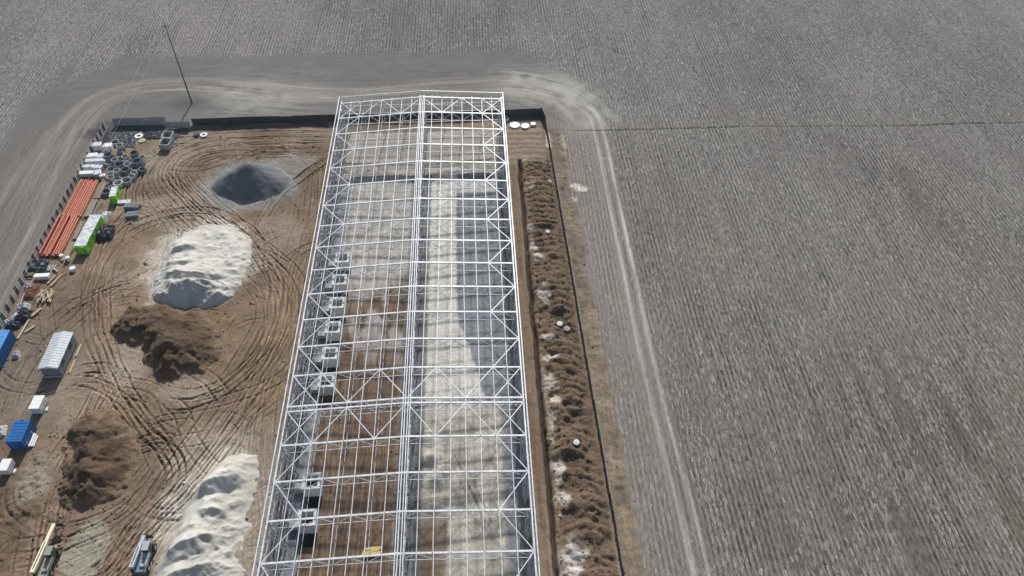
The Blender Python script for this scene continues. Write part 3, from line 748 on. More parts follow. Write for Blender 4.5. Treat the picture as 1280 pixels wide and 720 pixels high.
heap('soil_heap', 'dark brown soil heap right of the grey gabled cabin',
     [(156, 402, 2.2), (174, 405, 2.7), (194, 412, 3.1), (205, 428, 3.5), (209, 446, 2.7), (205, 398, 1.5)],
     (.074, .052, .035), (-76, -40, 74, 108), slope=.58, dirs=(1.4, .72, 1.75, .6), rough=.6, var=.5, seed=231, warp=1.5, colf=browncol, res=.17)
heap('soil_heap', 'dark brown soil heap at the lower left, below the deep blue cabin',
     [(98, 538, 2.0), (112, 544, 2.4), (100, 562, 2.8), (118, 566, 2.6), (100, 588, 3.1), (116, 590, 2.6), (104, 608, 2.3), (82, 620, 1.0), (135, 580, 1.0)],
     (.075, .052, .035), (-78, -46, 50, 80), slope=.58, dirs=(1.4, .95, 1.6, .7), rough=.6, var=.5, seed=241, warp=1.3, colf=browncol, res=.17)
# ================================================================== STEEL BUILDING FRAME
FR = [154.3 - 5.946 * k for k in range(15)] + [70.15 - 6.02 * k for k in range(8)]
ZE, ZR, DEP = 8.4, 9.55, 1.95
def roof_z(x):
    return ZE + (ZR - ZE) * (1 - (abs(x - BXR) / ((BXR - BX0) if x < BXR else (BX1 - BXR))))
XL = [BX0 + (BXR - BX0) * i / 8 for i in range(9)]
XRr = [BXR + (BX1 - BXR) * i / 8 for i in range(9)]
fr = thing('steel_building_frame', 'long white steel building frame of two gabled spans, without roof cladding', 'building', (0, 0, 0))
for y in FR:
    t = MB()
    t.bar((BX0 - .1, y, ZE), (BXR, y, ZR), .27, .22).bar((BXR, y, ZR), (BX1 + .1, y, ZE), .27, .22)
    tr = t.build('truss', 'steel', fr)
    b = MB()
    b.bar((BX0, y, ZE - DEP), (BXR, y, ZR - DEP), .085, .085).bar((BXR, y, ZR - DEP), (BX1, y, ZE - DEP), .085, .085)
    b.build('bottom_chord', 'steel_dull', tr)
    wb = MB()
    for xs in (XL[::-1], XRr):
        for i in range(8):
            a, c = xs[i], xs[i + 1]
            za, zc = roof_z(a), roof_z(c)
            if i % 2 == 0: wb.bar((a, y, za - DEP), (c, y, zc - .1), .08, .08)
            else: wb.bar((a, y, za - .1), (c, y, zc - DEP), .08, .08)
    wb.build('web', 'steel_dull', tr)
ya, yb = FR[0] + .35, FR[-1] - .3
for i, x in enumerate(XL[1:8] + XRr[1:8]):
    m_ = MB(); pts_ = [yb] + list(reversed(FR)) + [ya]
    for a, c in zip(pts_[:-1], pts_[1:]):
        j1, j2 = random.uniform(-.05, .05), random.uniform(-.05, .05)
        m_.bar((x + j1, a, roof_z(x) + .24), (x + j2, c, roof_z(x) + .24), .105, .18)
    m_.build('purlin', 'steel_mid', fr)
for x in (BX0, BX1):
    MB().bar((x, yb, ZE + .25), (x, ya, ZE + .25), .2, .24).build('eaves_beam', 'steel', fr)
for dx in (-.55, -.22, .22, .55):
    MB().bar((BXR + dx, yb, ZR + .22), (BXR + dx, ya, ZR + .22), .13, .18).build('ridge_beam', 'steel', fr)
# longitudinal girder in the column row
for dx in (-.45, .45):
    gmb = MB(); gmb.bar((BXR + dx, yb, ZR - DEP), (BXR + dx, ya, ZR - DEP), .12)
    for a, c in zip(FR[:-1], FR[1:]):
        if a - c < 2: continue
        mid = (a + c) / 2
        for p, q in ((a, (a + mid) / 2), (mid, (a + mid) / 2), (mid, (mid + c) / 2), (c, (mid + c) / 2)):
            gmb.bar((BXR + dx, p, ZR - .1), (BXR + dx, q, ZR - DEP), .06)
    gmb.build('ridge_girder', 'steel_dull', fr)
# ties between the bottom chords
for x in (XL[2], XL[4], XL[6]):
    MB().bar((x + .1, yb, roof_z(x) - DEP), (x + .1, ya, roof_z(x) - DEP), .06).build('tie', 'steel_dull', fr)
# columns (laced, two legs)
for x, sgn in ((BX0, 1), (BXR, 0), (BX1, -1)):
    for y in FR:
        cb_ = MB(); top = (ZE if sgn else ZR) - .1
        xa, xc = (x + .05 * sgn, x + .75 * sgn) if sgn else (x - .45, x + .45)
        cb_.bar((xa, y, -.1), (xa, y, top), .2, .2).bar((xc, y, -.1), (xc, y, top), .2, .2)
        n = 9
        for k in range(n):
            z0, z1 = top * k / n, top * (k + 1) / n
            cb_.bar((xa if k % 2 else xc, y, z0), (xc if k % 2 else xa, y, z1), .07)
        cb_.build('column', 'steel_dull', fr)
# wall girts, wall lattice, wall posts
for x, sgn in ((BX0, 1), (BX1, -1)):
    xo = x - .22 * sgn
    for z in (1.3, 3.2, 5.1, 7.0):
        MB().bar((xo, yb, z), (xo, ya, z), .12, .16).build('girt', 'steel_dull', fr)
    lat = MB()
    lat.bar((x + .1 * sgn, yb, ZE - 1.3), (x + .1 * sgn, ya, ZE - 1.3), .1)
    for a, c in zip(FR[:-1], FR[1:]):
        if a - c < 2: continue
        n = 6
        for k in range(n):
            p, q = a + (c - a) * k / n, a + (c - a) * (k + 1) / n
            z0, z1 = (ZE, ZE - 1.3) if k % 2 else (ZE - 1.3, ZE)
            lat.bar((x + .1 * sgn, p, z0), (x + .1 * sgn, q, z1), .07)
    lat.build('eaves_lattice', 'steel_dull', fr)
    pan = MB()
    pan.box((xo - .03 * sgn, (ya + yb) / 2, .55), (.16, ya - yb, 1.3))
    pan.build('plinth_wall', 'conc', fr)
    for a, c in zip(FR[:-1], FR[1:]):
        if a - c < 2: continue
        yy = (a + c) / 2; MB().bar((x - .05 * sgn, yy, 0), (x - .05 * sgn, yy, ZE), .12).build('wall_post', 'steel_dull', fr)
    for i, (a, c) in enumerate(zip(FR[:-1], FR[1:])):
        if i in (0, 5, 10, 13, 15, 19):
            bm2 = MB(); bm2.bar((x + .2 * sgn, a, .3), (x + .2 * sgn, c, ZE - 1.4), .1).bar((x + .2 * sgn, c, .3), (x + .2 * sgn, a, ZE - 1.4), .1)
            bm2.build('wall_brace', 'steel_dull', fr)
    # parapet
    xp = x - .38 * sgn
    MB().bar((xp, yb, 9.7), (xp, ya + .5, 9.7), .16, .16).build('parapet_rail', 'steel', fr)
    for y in FR: MB().bar((xp, y, .0), (xp, y, 9.65), .12).build('parapet_post', 'steel_dull', fr)
    sh = MB(); n = int((ya - yb) / .5)
    for k in range(n):
        y0_, y1_ = yb + (ya - yb) * k / n, yb + (ya - yb) * (k + 1) / n
        xx = xp + (.05 if k % 2 else -.05) * 1
        sh.box((xx, (y0_ + y1_) / 2, 7.6), (.03, y1_ - y0_, .9))
    sh.build('fascia_sheet', 'steel_dull', fr)
gb = MB()
yg = FR[0] + .55
gb.bar((BX0 - .38, yg, 9.7), (BXR, yg, 10.85), .13).bar((BXR, yg, 10.85), (BX1 + .38, yg, 9.7), .13)
gb.build('parapet_rail', 'steel', fr)
for x in (XL[2], XL[4], XL[6], XL[8], XRr[2], XRr[4], XRr[6]):
    zt = 9.7 + 1.15 * (1 - abs(x - BXR) / 18.4)
    MB().bar((x, yg - .15, 0), (x, yg - .15, zt), .16).build('gable_post', 'steel_dull', fr)
for z in (2.5, 5.2, 7.4):
    MB().bar((BX0, yg, z), (BX1, yg, z), .1).build('gable_girt', 'steel_dull', fr)
# roof bracing
def brace(x0, y0, x1, y1):
    MB().bar((x0, y0, roof_z(x0) + .05), (x1, y1, roof_z(x1) + .05), .12, .12).build('roof_brace', 'steel', fr)
nb_ = 0
for i, (a, c) in enumerate(zip(FR[:-1], FR[1:])):
    if a - c < 2: continue
    for xs in (XL, XRr[::-1]):
        if nb_ % 2 == 0: brace(xs[0], a, xs[2], c)
        else: brace(xs[2], a, xs[0], c)
        if i in (0, 13, 15):
            if nb_ % 2 == 0: brace(xs[2], a, xs[0], c)
            else: brace(xs[0], a, xs[2], c)
            fl2 = (i == 13)
            for k in (2, 4, 6):
                up_ = (k // 2) % 2 == 1
                if up_ != fl2: brace(xs[k], c, xs[k + 2], a)
                else: brace(xs[k], a, xs[k + 2], c)
    nb_ += 1
# concrete pit boxes inside the left wall
proto = None
for k, i in enumerate((7, 8, 9, 10, 11, 12, 16, 17, 19)):
    y = (FR[i] + FR[i + 1]) / 2 + .6
    x = -27.35 + random.uniform(-.15, .15)
    if proto is None:
        proto = thing('foundation_box', 'square open topped concrete foundation box with a dark hollow, inside the left wall', 'foundation', (x, y, 0), 0, 'foundation boxes along the left wall')
        q = MB()
        for c_, d_ in (((-1.15, 0, 1.1), (.42, 2.7, 2.4)), ((1.15, 0, 1.1), (.42, 2.7, 2.4)), ((0, -1.14, 1.1), (1.88, .42, 2.39)), ((0, 1.14, 1.1), (1.88, .42, 2.39))): q.box(c_, d_)
        q.build('wall', 'conc_pale', proto)
        MB().box((0, 0, .08), (1.86, 1.84, .2)).build('bottom', 'tarp', proto)  # no tarpaulin: near-black bottom paints the shade inside the box
        MB().box((-2.1, -.2, .45), (1.4, 1.2, .9)).build('footing', 'conc', proto)
    else: copy_tree(proto, (x, y, 0), random.uniform(-.02, .02))
tp = thing('timber_stack', 'pile of yellow timber boards inside the bottom of the steel frame', 'timber', (*G(465, 690), 0), .1)
for k in range(9): MB().box((random.uniform(-.4, .4), -.6 + (k % 5) * .3, .12 + .16 * (k // 5)), (random.uniform(2.2, 3.), .24, .12), random.uniform(-.15, .15)).build('board', 'yellow_wood', tp)

# ================================================================== FENCES
def sheet_fence(root, p, q, h, panel, mats, post='steel_dull', cap=95, name='panel', z0=0, wave=.05):
    p = np.array(p, float); q = np.array(q, float); l = np.hypot(*(q - p)); n = max(1, int(round(l / panel))); d = (q - p) / l; nrm = np.array((-d[1], d[0]))
    for k in range(n):
        a, b = p + d * l * k / n, p + d * l * (k + 1) / n
        m_ = MB(); w = max(2, int((l / n) / .3)); vs = []
        hh = h * random.uniform(.97, 1.03); lean = random.uniform(-.05, .05)
        for side in (.0, .02):
            for zz in (z0, hh):
                for i in range(w + 1):
                    pt = a + (b - a) * (i / w * .985) + nrm * ((wave if i % 2 else -wave) + side + lean * zz / h); vs.append((pt[0], pt[1], zz))
        W = w + 1; fs = []
        for i in range(w):
            fs += [(i, i + 1, W + i + 1, W + i), (2 * W + i + 1, 2 * W + i, 3 * W + i, 3 * W + i + 1), (W + i, W + i + 1, 3 * W + i + 1, 3 * W + i)]
        m_.add(vs, fs)
        m_.build(name, mats[k % len(mats)], root)
        MB().bar((a[0] - nrm[0] * .1, a[1] - nrm[1] * .1, 0), (a[0] - nrm[0] * .1, a[1] - nrm[1] * .1, hh + .05), .09).build('post', post, root)

f1 = thing('sheet_fence', 'dark sheet metal fence behind the yard and the far end of the steel frame', 'fence')
sheet_fence(f1, (-68.0, 160.0), (15.2, 160.0), 1.8, 3., ('fence_dark',), 'dark_iron')
sheet_fence(f1, (15.2, 160.0), (16.0, 156.0), 2.2, 2., ('fence_dark',), 'dark_iron')
f2 = thing('sheet_fence', 'pale grey fence panels in the top left corner of the yard', 'fence')
sheet_fence(f2, (-86.5, 160.5), (-74.2, 160.5), 2.2, 4.2, ('fence_pale',), wave=.03)
sheet_fence(f2, (-74.0, 158.8), (-68.2, 158.8), 1.9, 3.0, ('fence_pale',), wave=.03)
f3 = thing('panel_fence', 'striped fence of pale and dark panels along the left edge of the yard', 'fence')
sheet_fence(f3, (-88.4, 160.3), (-88.4, 40.0), 1.9, 1.1, ('fence_white', 'fence_low'), 'conc', wave=.02)
f4 = thing('sheet_fence', 'low dark fence along the right side of the spoil strip beside the field', 'fence')
sheet_fence(f4, (16.0, 156.0), (18.35, 32.0), 1.15, 2.9, ('fence_low',), 'dark_iron')

# ================================================================== UTILITY POLE
px0, py0 = G(240, 129)
up_ = thing('utility_pole', 'tall thin dark mast standing in the field road beyond the top fence', 'pole', (px0, py0, 0))
MB().tube((0, 0, -.3), (0, 0, 21.2), .19, 12, .09).build('pole_shaft', 'pole', up_, smooth=True)
MB().bar((-1.0, 0, 20.4), (1.0, 0, 20.4), .14).build('crossarm', 'pole', up_)
for dx in (-.9, .9): MB().tube((dx, 0, 20.46), (dx, 0, 20.8), .07, 8).build('insulator', 'conc', up_)
ends_ = {'near': (px0 - 6.0, 16.0), 'far': (px0 + 6.0, 322.0)}
for which, (ex_, ey_) in ends_.items():
    for dx, sg_ in ((-.9, 'left'), (.9, 'right')):
        wm = MB(); last = None
        for k in range(25):
            t = k / 24; cur = (px0 + dx + (ex_ - px0) * t, py0 + (ey_ - py0) * t, 20.8 - 2.6 * 4 * t * (1 - t))
            if last: wm.tube(last, cur, .012, 5)
            last = cur
        tag(wm.build('power_line', 'wire'), 'thin power line from the %s arm of the mast, %s' % (sg_, 'crossing the yard' if which == 'near' else 'crossing the far field'), 'wire')

# ================================================================== YARD OBJECTS
def gz(px, py): x, y = G(px, py); return (x, y, ground_z(x, y))

# --- cabins
cb = thing('site_cabin', 'grey gabled site cabin with a bright zinc roof, standing on skids', 'cabin', (-74.75, 89.2, 0), .0)
W, Ln, Hh = 3.1, 7.6, 2.35
MB().box((0, 0, Hh / 2 + .25), (W, Ln, Hh)).build('wall', 'grey_wall', cb, bevel=.03)
rf = MB(); rf.prism([(-W / 2 - .15, Hh + .24), (W / 2 + .15, Hh + .24), (W / 2 + .15, Hh + .30), (.15, Hh + .78), (-W / 2 - .15, Hh + .30)], -Ln / 2 - .2, Ln / 2 + .2)
ro = rf.build('roof', 'grey_roof', cb)
sm_ = MB()
for k in range(14):
    y = -Ln / 2 + k * Ln / 13; sm_.bar((W / 2 + .12, y, Hh + .33), (.15, y, Hh + .80), .05, .04).bar((-W / 2 - .12, y, Hh + .33), (.15, y, Hh + .80), .05, .04)
sm_.build('seam', 'grey_roof', ro)
for dx in (-1.2, 1.2): MB().box((dx, 0, .12), (.2, Ln + .3, .24)).build('skid', 'dark_iron', cb)
MB().box((0, -Ln / 2 - .02, 1.25), (.9, .06, 1.9)).build('door', 'grey_wall', cb)
for y in (-2.0, 1.6): MB().box((W / 2 + .02, y, 1.7), (.05, 1.1, .8)).build('window', 'glass', cb)
MB().box((0, -Ln / 2 - .18, .35), (2.9, .12, .2)).build('threshold', 'grey_roof', cb)

def container(name, label, loc, dims, rz, top, side, cat='cabin', steps=False):
    t = thing(name, label, cat, loc, rz); a, b, h = dims
    MB().box((0, 0, h / 2 + .15), (a, b, h - .1)).build('body', side, t)
    rb_ = MB(); n = int(a / .3)
    for s in (-1, 1):
        rb_ = MB()
        for k in range(int(b / .35)):
            y = -b / 2 + .2 + k * .35; rb_.box((s * (a / 2 + .02), y, h / 2 + .15), (.05, .16, h - .5))
        rb_.build('rib_panel', side, t)
    ro = MB().box((0, 0, h + .15), (a + .08, b + .08, .12)).build('roof', top, t)
    r2 = MB()
    for k in range(int(b / .6)): r2.box((0, -b / 2 + .4 + k * .6, h + .23), (a - .3, .12, .04))
    r2.build('roof_rib', top, ro)
    for i in (-1, 1):
        for j in (-1, 1): MB().box((i * a / 2, j * b / 2, h / 2 + .1), (.14, .14, h + .16)).build('corner_post', side, t)
    dr = MB().box((0, -b / 2 - .03, h / 2 + .1), (a * .42, .06, h * .8)).build('door', side, t)
    MB().box((a * .12, -b / 2 - .09, h / 2), (.06, .06, .5)).build('handle', 'dark_iron', dr)
    for dx in (-a * .35, a * .35): MB().box((dx, 0, .07), (.18, b + .1, .16)).build('skid', 'dark_iron', t)
    if steps:
        for k in range(3): MB().box((a / 2 + .3 + .18 * k, -b * .12, .55 - .2 * k), (.3, b * .62 - .2 * k, .08)).build('step', 'white', t)
        for y in (-b * .35, b * .15): MB().bar((a / 2 + .1, y, .3), (a / 2 + .1, y, 1.4), .07).build('handrail', 'white', t)
    return t
container('site_cabin', 'bright blue container cabin at the left edge of the picture', (-85.8, 91.0, 0), (2.6, 6.6, 2.5), .0, 'blue_light', 'blue')
container('site_cabin', 'deep blue cabin with white steps, between two small white boxes', (-75.1, 72.9, 0), (2.4, 3.9, 2.3), .0, 'blue', 'blue', steps=True)

def white_box(label, loc, dims, rz):
    t = thing('utility_box', label, 'box', loc, rz, None); a, b, h = dims
    MB().box((0, 0, h / 2 + .15), (a, b, h)).build('body', 'white', t, bevel=.05)
    MB().box((0, 0, h + .18), (a + .1, b + .1, .1)).build('lid', 'white', t, bevel=.02)
    for dx in (-a * .35, a * .35): MB().box((dx, 0, .08), (.14, b + .2, .16)).build('skid', 'dark_iron', t)
    for y in (-b * .25, b * .2): MB().box((a / 2 + .02, y, h * .55), (.04, b * .3, h * .5)).build('vent', 'grey_roof', t)
    MB().box((0, -b / 2 - .02, h * .55), (a * .7, .04, h * .7)).build('hatch', 'white', t)
    MB().box((a / 2 + .35, -.3, .1), (.4, .7, .18)).build('footplate', 'conc_pale', t)
white_box('white utility box on skids, below the grey gabled cabin and above the deep blue one', (-74.75, 79.0, 0), (1.6, 2.6, 1.5), -.03)
white_box('smaller white utility box at the left edge, below the deep blue cabin', (-75.5, 67.4, 0), (1.4, 2.0, 1.3), -.03)

# --- orange pipes
proto = None
pgroup = 'orange pipes stacked along the left fence'
pl = 'long orange plastic pipe in the stack along the left fence'
for sec, (y0_, y1_, x0_, nn) in enumerate(((127.2, 139.2, -87.2, 8), (115.6, 127.4, -87.9, 9))):
    lay = [(x0_ + .47 * k, .22) for k in range(nn)] + [(x0_ + .235 + .47 * k, .52) for k in range(nn - 1) if (k + sec) % 4 != 1] + [(x0_ + .1 + .94 * k, .86) for k in range(2 + sec)]
    for k, (x, z) in enumerate(lay):
        ja = random.uniform(-.25, .25)
        if proto is None:
            proto = MB().tube((0, -6, 0), (0, 6, 0), .195, 12, ri=.165).build('plastic_pipe', 'orange', None, smooth=False)
            tag(proto, pl, 'pipe', pgroup); o = proto
        else: o = copy_tree(proto)
        o.location = (x, (y0_ + y1_) / 2 + ja, z + .06); o.rotation_euler = (0, 0, random.uniform(-.009, .009))
for y in (118.5, 124.5, 130.2, 136.5):
    tag(MB().box((0, 0, 0), (4.6, .16, .1)).build('timber_bearer', 'wood_old', None, (-85.6, y, .06)), 'timber bearer lying under the orange pipe stack', 'timber', 'bearers under the pipes')
# weathered timber walkway beside the pipes
wk = thing('plank_stack', 'long low stack of weathered planks beside the orange pipes', 'timber', (-82.4, 127.5, 0), .0)
for k in range(16):
    MB().box((random.uniform(-.35, .35), -11 + (k % 4) * 6.6 + random.uniform(-.5, .5), .1 + .14 * (k // 4)), (.34 + .5 * (k % 3), 5.4, .12), random.uniform(-.03, .03)).build('plank', 'wood_old', wk)

# --- green wrapped stacks
def wrapped(label, loc, rz, a, b, h, nseg):
    t = thing('wrapped_stack', label, 'stack', loc, rz)
    MB().box((0, 0, h / 2 + .12), (a, b, h)).build('side_wrap', 'green', t, bevel=.06)
    tm_ = MB()
    n = max(3, int(b / .45)); m__ = max(3, int(a / .5)); vs = []; fs = []
    for j in range(n + 1):
        for i in range(m__ + 1): vs.append((-a / 2 - .03 + (a + .06) * i / m__, -b / 2 + .3 + (b - .2) * j / n, h + .16 + random.uniform(0, .16)))
    for j in range(n):
        for i in range(m__): q_ = j * (m__ + 1) + i; fs.append((q_, q_ + 1, q_ + m__ + 2, q_ + m__ + 1))
    tm_.add(vs, fs).build('top_film', 'film', t)
    for k in range(1, nseg): MB().box((a / 2 + .01, -b / 2 + b * k / nseg, h / 2 + .2), (.05, .12, h * .7)).build('strap', 'dark_iron', t)
    for dx in (-.35, .35): MB().box((a * dx, -b / 2 - .01, h * .5), (.1, .05, h * .7)).build('strap', 'dark_iron', t)
    MB().box((0, 0, .06), (a * .95, b * .98, .13)).build('pallet', 'wood_old', t)
    return t
x, y, z = gz(104, 318)
wrapped('long stack wrapped in bright green film with a white top, beside the orange pipes', (-79.6, 120.8, 0), -.03, 2.3, 9.6, 1.9, 5)
wrapped('small bright green wrapped stack below the concrete rings', (-78.2, 133.2, 0), .12, 1.3, 3.6, 1.7, 2)

def lumpy(name, label, cat, m, loc, a, b, h, rz=0, seed=0, group=None, n=9):
    """draped or sagging bundle: a domed, creased mesh"""
    r = np.random.RandomState(seed); vs = []; fs = []
    for j in range(n + 1):
        for i in range(n + 1):
            u, v = i / n * 2 - 1, j / n * 2 - 1
            e = (1 - abs(u)**4) * (1 - abs(v)**4)
            vs.append((u * a / 2 * (1 + r.uniform(-.06, .06)), v * b / 2 * (1 + r.uniform(-.06, .06)), max(0, h * e**.6 * (1 + r.uniform(-.3, .18)))))
    for j in range(n):
        for i in range(n): q_ = j * (n + 1) + i; fs.append((q_, q_ + 1, q_ + n + 2, q_ + n + 1))
    o = MB().add(vs, fs).build(name, m, None, loc); o.rotation_euler = (0, 0, rz)
    return tag(o, label, cat, group)
x, y = G(133, 292); lumpy('tarpaulin', 'black crumpled tarpaulin behind the long green stack', 'tarpaulin', 'tarp', (x, y, 0), 3.2, 4.6, 1.2, .1, 3)
x, y = G(122, 297); lumpy('tarpaulin', 'small black crumpled tarpaulin between the timber and the long green stack', 'tarpaulin', 'tarp', (x, y, 0), 2.0, 1.6, .8, .4, 4)
x, y = G(131, 272); lumpy('film_bundle', 'white crumpled film bundle above the black tarpaulin', 'bundle', 'film', (x, y, 0), 1.6, 3.2, .9, -.2, 5)
x, y = G(117, 281); lumpy('film_bundle', 'narrow white film bundle left of the black tarpaulin', 'bundle', 'film', (x, y, 0), .9, 3.0, .6, -.1, 6)
bb_ = thing('bar_bundle', 'pinkish bundle of bars lying beside the small green stack', 'bundle', (*G(122, 264), .1), -.15)
for k in range(7): MB().bar((-.5 + .16 * k, -2.4, .12 + .05 * (k % 2)), (-.5 + .16 * k + random.uniform(-.2, .2), 2.4, .15 + .05 * (k % 3)), .1).build('bar', 'rust' if k % 2 else 'bag', bb_)

# --- wrapped white packs by the fence
packs = [(108.3, 217.5, 4.2, 1.3, .9, .05), (110, 210, 2.6, 1.1, 1.0, -.05), (119, 203, 5.0, 1.2, 1.1, .02), (109, 203.5, 1.8, 1.2, .9, .05), (122.5, 211, 2.2, 1.3, 1.1, -.08), (122.5, 217.5, 1.6, 1.9, 1.0, .4),
         (116.5, 197, 2.2, 1.5, 1.2, .05), (127.5, 197.2, 2.2, 1.5, 1.1, 0.), (121.5, 184.5, 2.3, 1.6, 1.4, .05), (136, 185, 1.8, 1.6, 1.3, .1), (128.5, 221, 1.2, 1.0, .9, .2)]
words = ['longest white wrapped pack nearest the pipe ends', 'short white wrapped pack above the longest front one', 'white wrapped pack lying across the row, five metres long', 'white wrapped pack by the fence in the middle of the row',
         'white wrapped pack in the middle right of the row', 'white wrapped pack set askew beside the pipe ends', 'white wrapped pack by the fence in the upper row', 'white wrapped pack in the upper row, beside the concrete rings',
         'white wrapped pack standing alone near the top left fence corner', 'white wrapped pack in the shade right of the corner pack', 'tiny white wrapped cube at the right end of the row']
for k, (px, py, a, b, h, rz) in enumerate(packs):
    x, y = G(px, py, .5); t = thing('wrapped_pack', words[k], 'pack', (x, y, 0), rz + random.uniform(-.08, .08), 'white wrapped packs by the left fence')
    MB().box((0, 0, h / 2 + .12), (a, b, h)).build('wrap', 'film' if k % 3 else 'white', t, bevel=.12)
    MB().box((0, 0, .06), (a * .95, b * .95, .12)).build('pallet', 'wood_old', t)
    for s in (-.3, .3): MB().box((a * s, 0, h / 2 + .13), (.06, b + .03, h + .03)).build('band', 'dark_iron' if k % 2 else 'slate_pale', t)

# --- concrete rings
def ring(label, loc, r, h, m, tilt=0, group=None, wall=.14, lean=0):
    o = MB().tube((0, 0, 0), (0, 0, h), r, 20, ri=r - wall).build('concrete_ring', m, None, loc)
    if lean: o.rotation_euler = (lean, 0, tilt); 
    return tag(o, label, 'ring', group)
ringpx = [(144, 178.5), (152, 186.5), (150, 194), (157, 196.5), (169, 195.5), (178, 197.5), (137.5, 203.5), (146, 204), (155, 205), (164, 203), (151.5, 209.5), (161, 209.5), (170, 211), (178.5, 212.5),
          (140, 212), (148.5, 217.5), (158.5, 216.5), (138.5, 219), (159, 226), (140.5, 226), (141.5, 235.5), (165, 221), (172.5, 206), (177, 202), (137, 197.5), (143, 197), (148, 224), (168, 217), (133.5, 240), (154, 221)]
gl = 'grey concrete well ring in the crowded ring store at the upper left of the yard'
proto = None; tops = {1, 4, 7, 10, 11, 15, 16, 19, 22, 24}
for k, (px, py) in enumerate(ringpx):
    x, y = G(px, py, .5); r = (.95, .8, 1.05, .75)[k % 4]
    base = 0
    o = ring(gl, (x, y, 0), r, .85, ('conc', 'conc_dark', 'conc')[k % 3], group='concrete rings in the store')
    if k in tops:
        ring(gl, (x + random.uniform(-.1, .1), y + random.uniform(-.1, .1), .86), r, .8, ('conc_dark', 'conc')[k % 2], group='concrete rings in the store')
x, y = G(148, 230, .5); ring('bright white concrete ring at the lower end of the ring store', (x, y, 0), 1.0, .95, 'conc_pale')
x, y = G(133, 240, .3)
def lid(label, px, py, r, m, h=.22, hole=0):
    x, y, z = gz(px, py); t = thing('well_lid', label, 'lid', (x, y, max(z, -.1)), 0)
    if hole:
        MB().tube((0, 0, 0), (0, 0, h), r, 24, ri=hole).build('slab', m, t)
    else:
        MB().tube((0, 0, 0), (0, 0, h), r, 24).build('slab', m, t, bevel=.03)
        MB().tube((0, 0, h), (0, 0, h + .05), r * .35, 16).build('cover', m, t)
    return t
lid('white round well slab with a central hole on brown ground near the top fence', 174, 171, .95, 'white', .3, .42)
lid('tan round well slab beside the white one with a hole', 178, 176.5, .8, 'wood', .16)
lid('white round well slab with a hole standing alone by the dark top fence', 255, 169, .85, 'white', .3, .4)
lid('small dark round lid left of the lone white well slab', 246, 168.5, .7, 'dark_iron', .3)
lid('largest white round slab right of the frame by the dark fence', 643.5, 157.5, 1.2, 'white', .4)
lid('middle white round slab of three right of the frame, pitted on top', 656.5, 158.5, 1.0, 'white', .35, .14)
lid('smallest white round slab of three, nearest the fence corner', 666.5, 156.3, .62, 'white', .5)
x, y = G(632, 148, .4); ring('grey ring lying by the right edge of the frame near the dark fence', (x, y, 0), .85, .5, 'conc')
lid('white well lid in the spoil strip beside the upper dark hollow', 684.5, 290, .45, 'conc_pale', .3)
lid('white well lid in the spoil strip beside the middle dark hollow', 699.5, 406.5, .55, 'conc_pale', .35)
lid('flat tan well lid beside the white lid of the middle hollow', 708.5, 412.5, .6, 'conc_tan', .3)
lid('white well lid in the spoil strip beside the lowest dark hollow', 720, 557, .5, 'conc_pale', .35)
x, y, z = gz(687, 228); lumpy('rubble_lump', 'white lump of broken concrete on the spoil strip near its far end', 'rubble', 'conc_pale', (x, y, z), 1.1, 1.2, .6, .3, 17, n=6)

# --- precast troughs and slabs
def trough(label, px, py, a, b, h, rz, m='conc'):
    x, y = G(px, py, .4); t = thing('concrete_trough', label, 'trough', (x, y, 0), rz)
    w_ = .2
    for c_, d_ in (((-a / 2, 0, h / 2), (w_, b, h)), ((a / 2, 0, h / 2), (w_, b, h)), ((0, b / 2, h / 2), (a - w_ - .01, w_, h - .01)), ((0, -b / 2, h / 2), (a - w_ - .01, w_, h - .01))):
        MB().box(c_, d_).build('wall', m, t)
    MB().box((0, 0, .08), (a - w_ - .02, b - w_ - .02, .16)).build('bottom', 'conc_dark', t)
trough('open concrete trough at the right end of the pale corner fence, the farther of two', 211, 172.5, 2.2, 2.4, 1.5, -.08)
trough('open concrete trough in front of its farther twin, dark inside', 208.5, 181.5, 2.2, 2.6, 1.5, -.14)
sg = 'concrete slabs below the ring store'
def slab_o(label, px, py, a, b, h, rz, m, z=0):
    x, y = G(px, py, .2); t = thing('concrete_slab', label, 'slab', (x, y, z), rz, sg)
    MB().box((0, 0, h / 2), (a, b, h)).build('slab', m, t, bevel=.04)
    for s in (-1, 1): MB().box((s * a * .3, 0, h + .03), (.12, .3, .08)).build('lifting_loop', 'dark_iron', t)
slab_o('pale concrete slab nearest the small green stack', 155.5, 253, 2.6, 1.1, .5, .02, 'conc_pale')
slab_o('dark grey concrete slab in the middle of the three', 166, 259.5, 3.2, 1.4, .9, -.1, 'conc_dark')
slab_o('dark grey concrete slab lying lowest of the three', 166.5, 269, 2.4, 1.6, .7, .12, 'conc_dark')

gs = 'black ground sheets by the top left corner'
for k, (x, y, a, b, lb) in enumerate(((-83.5, 154.6, 8.5, 7.0, 'large black ground sheet spread in the top left corner of the yard'), (-74.6, 156.2, 8.0, 3.2, 'black ground sheet spread along the pale corner fence, right of the larger one'))):
    lumpy('ground_sheet', lb, 'ground sheet', 'tarp', (x, y, .05), a, b, .30, .02, 30 + k, n=22)
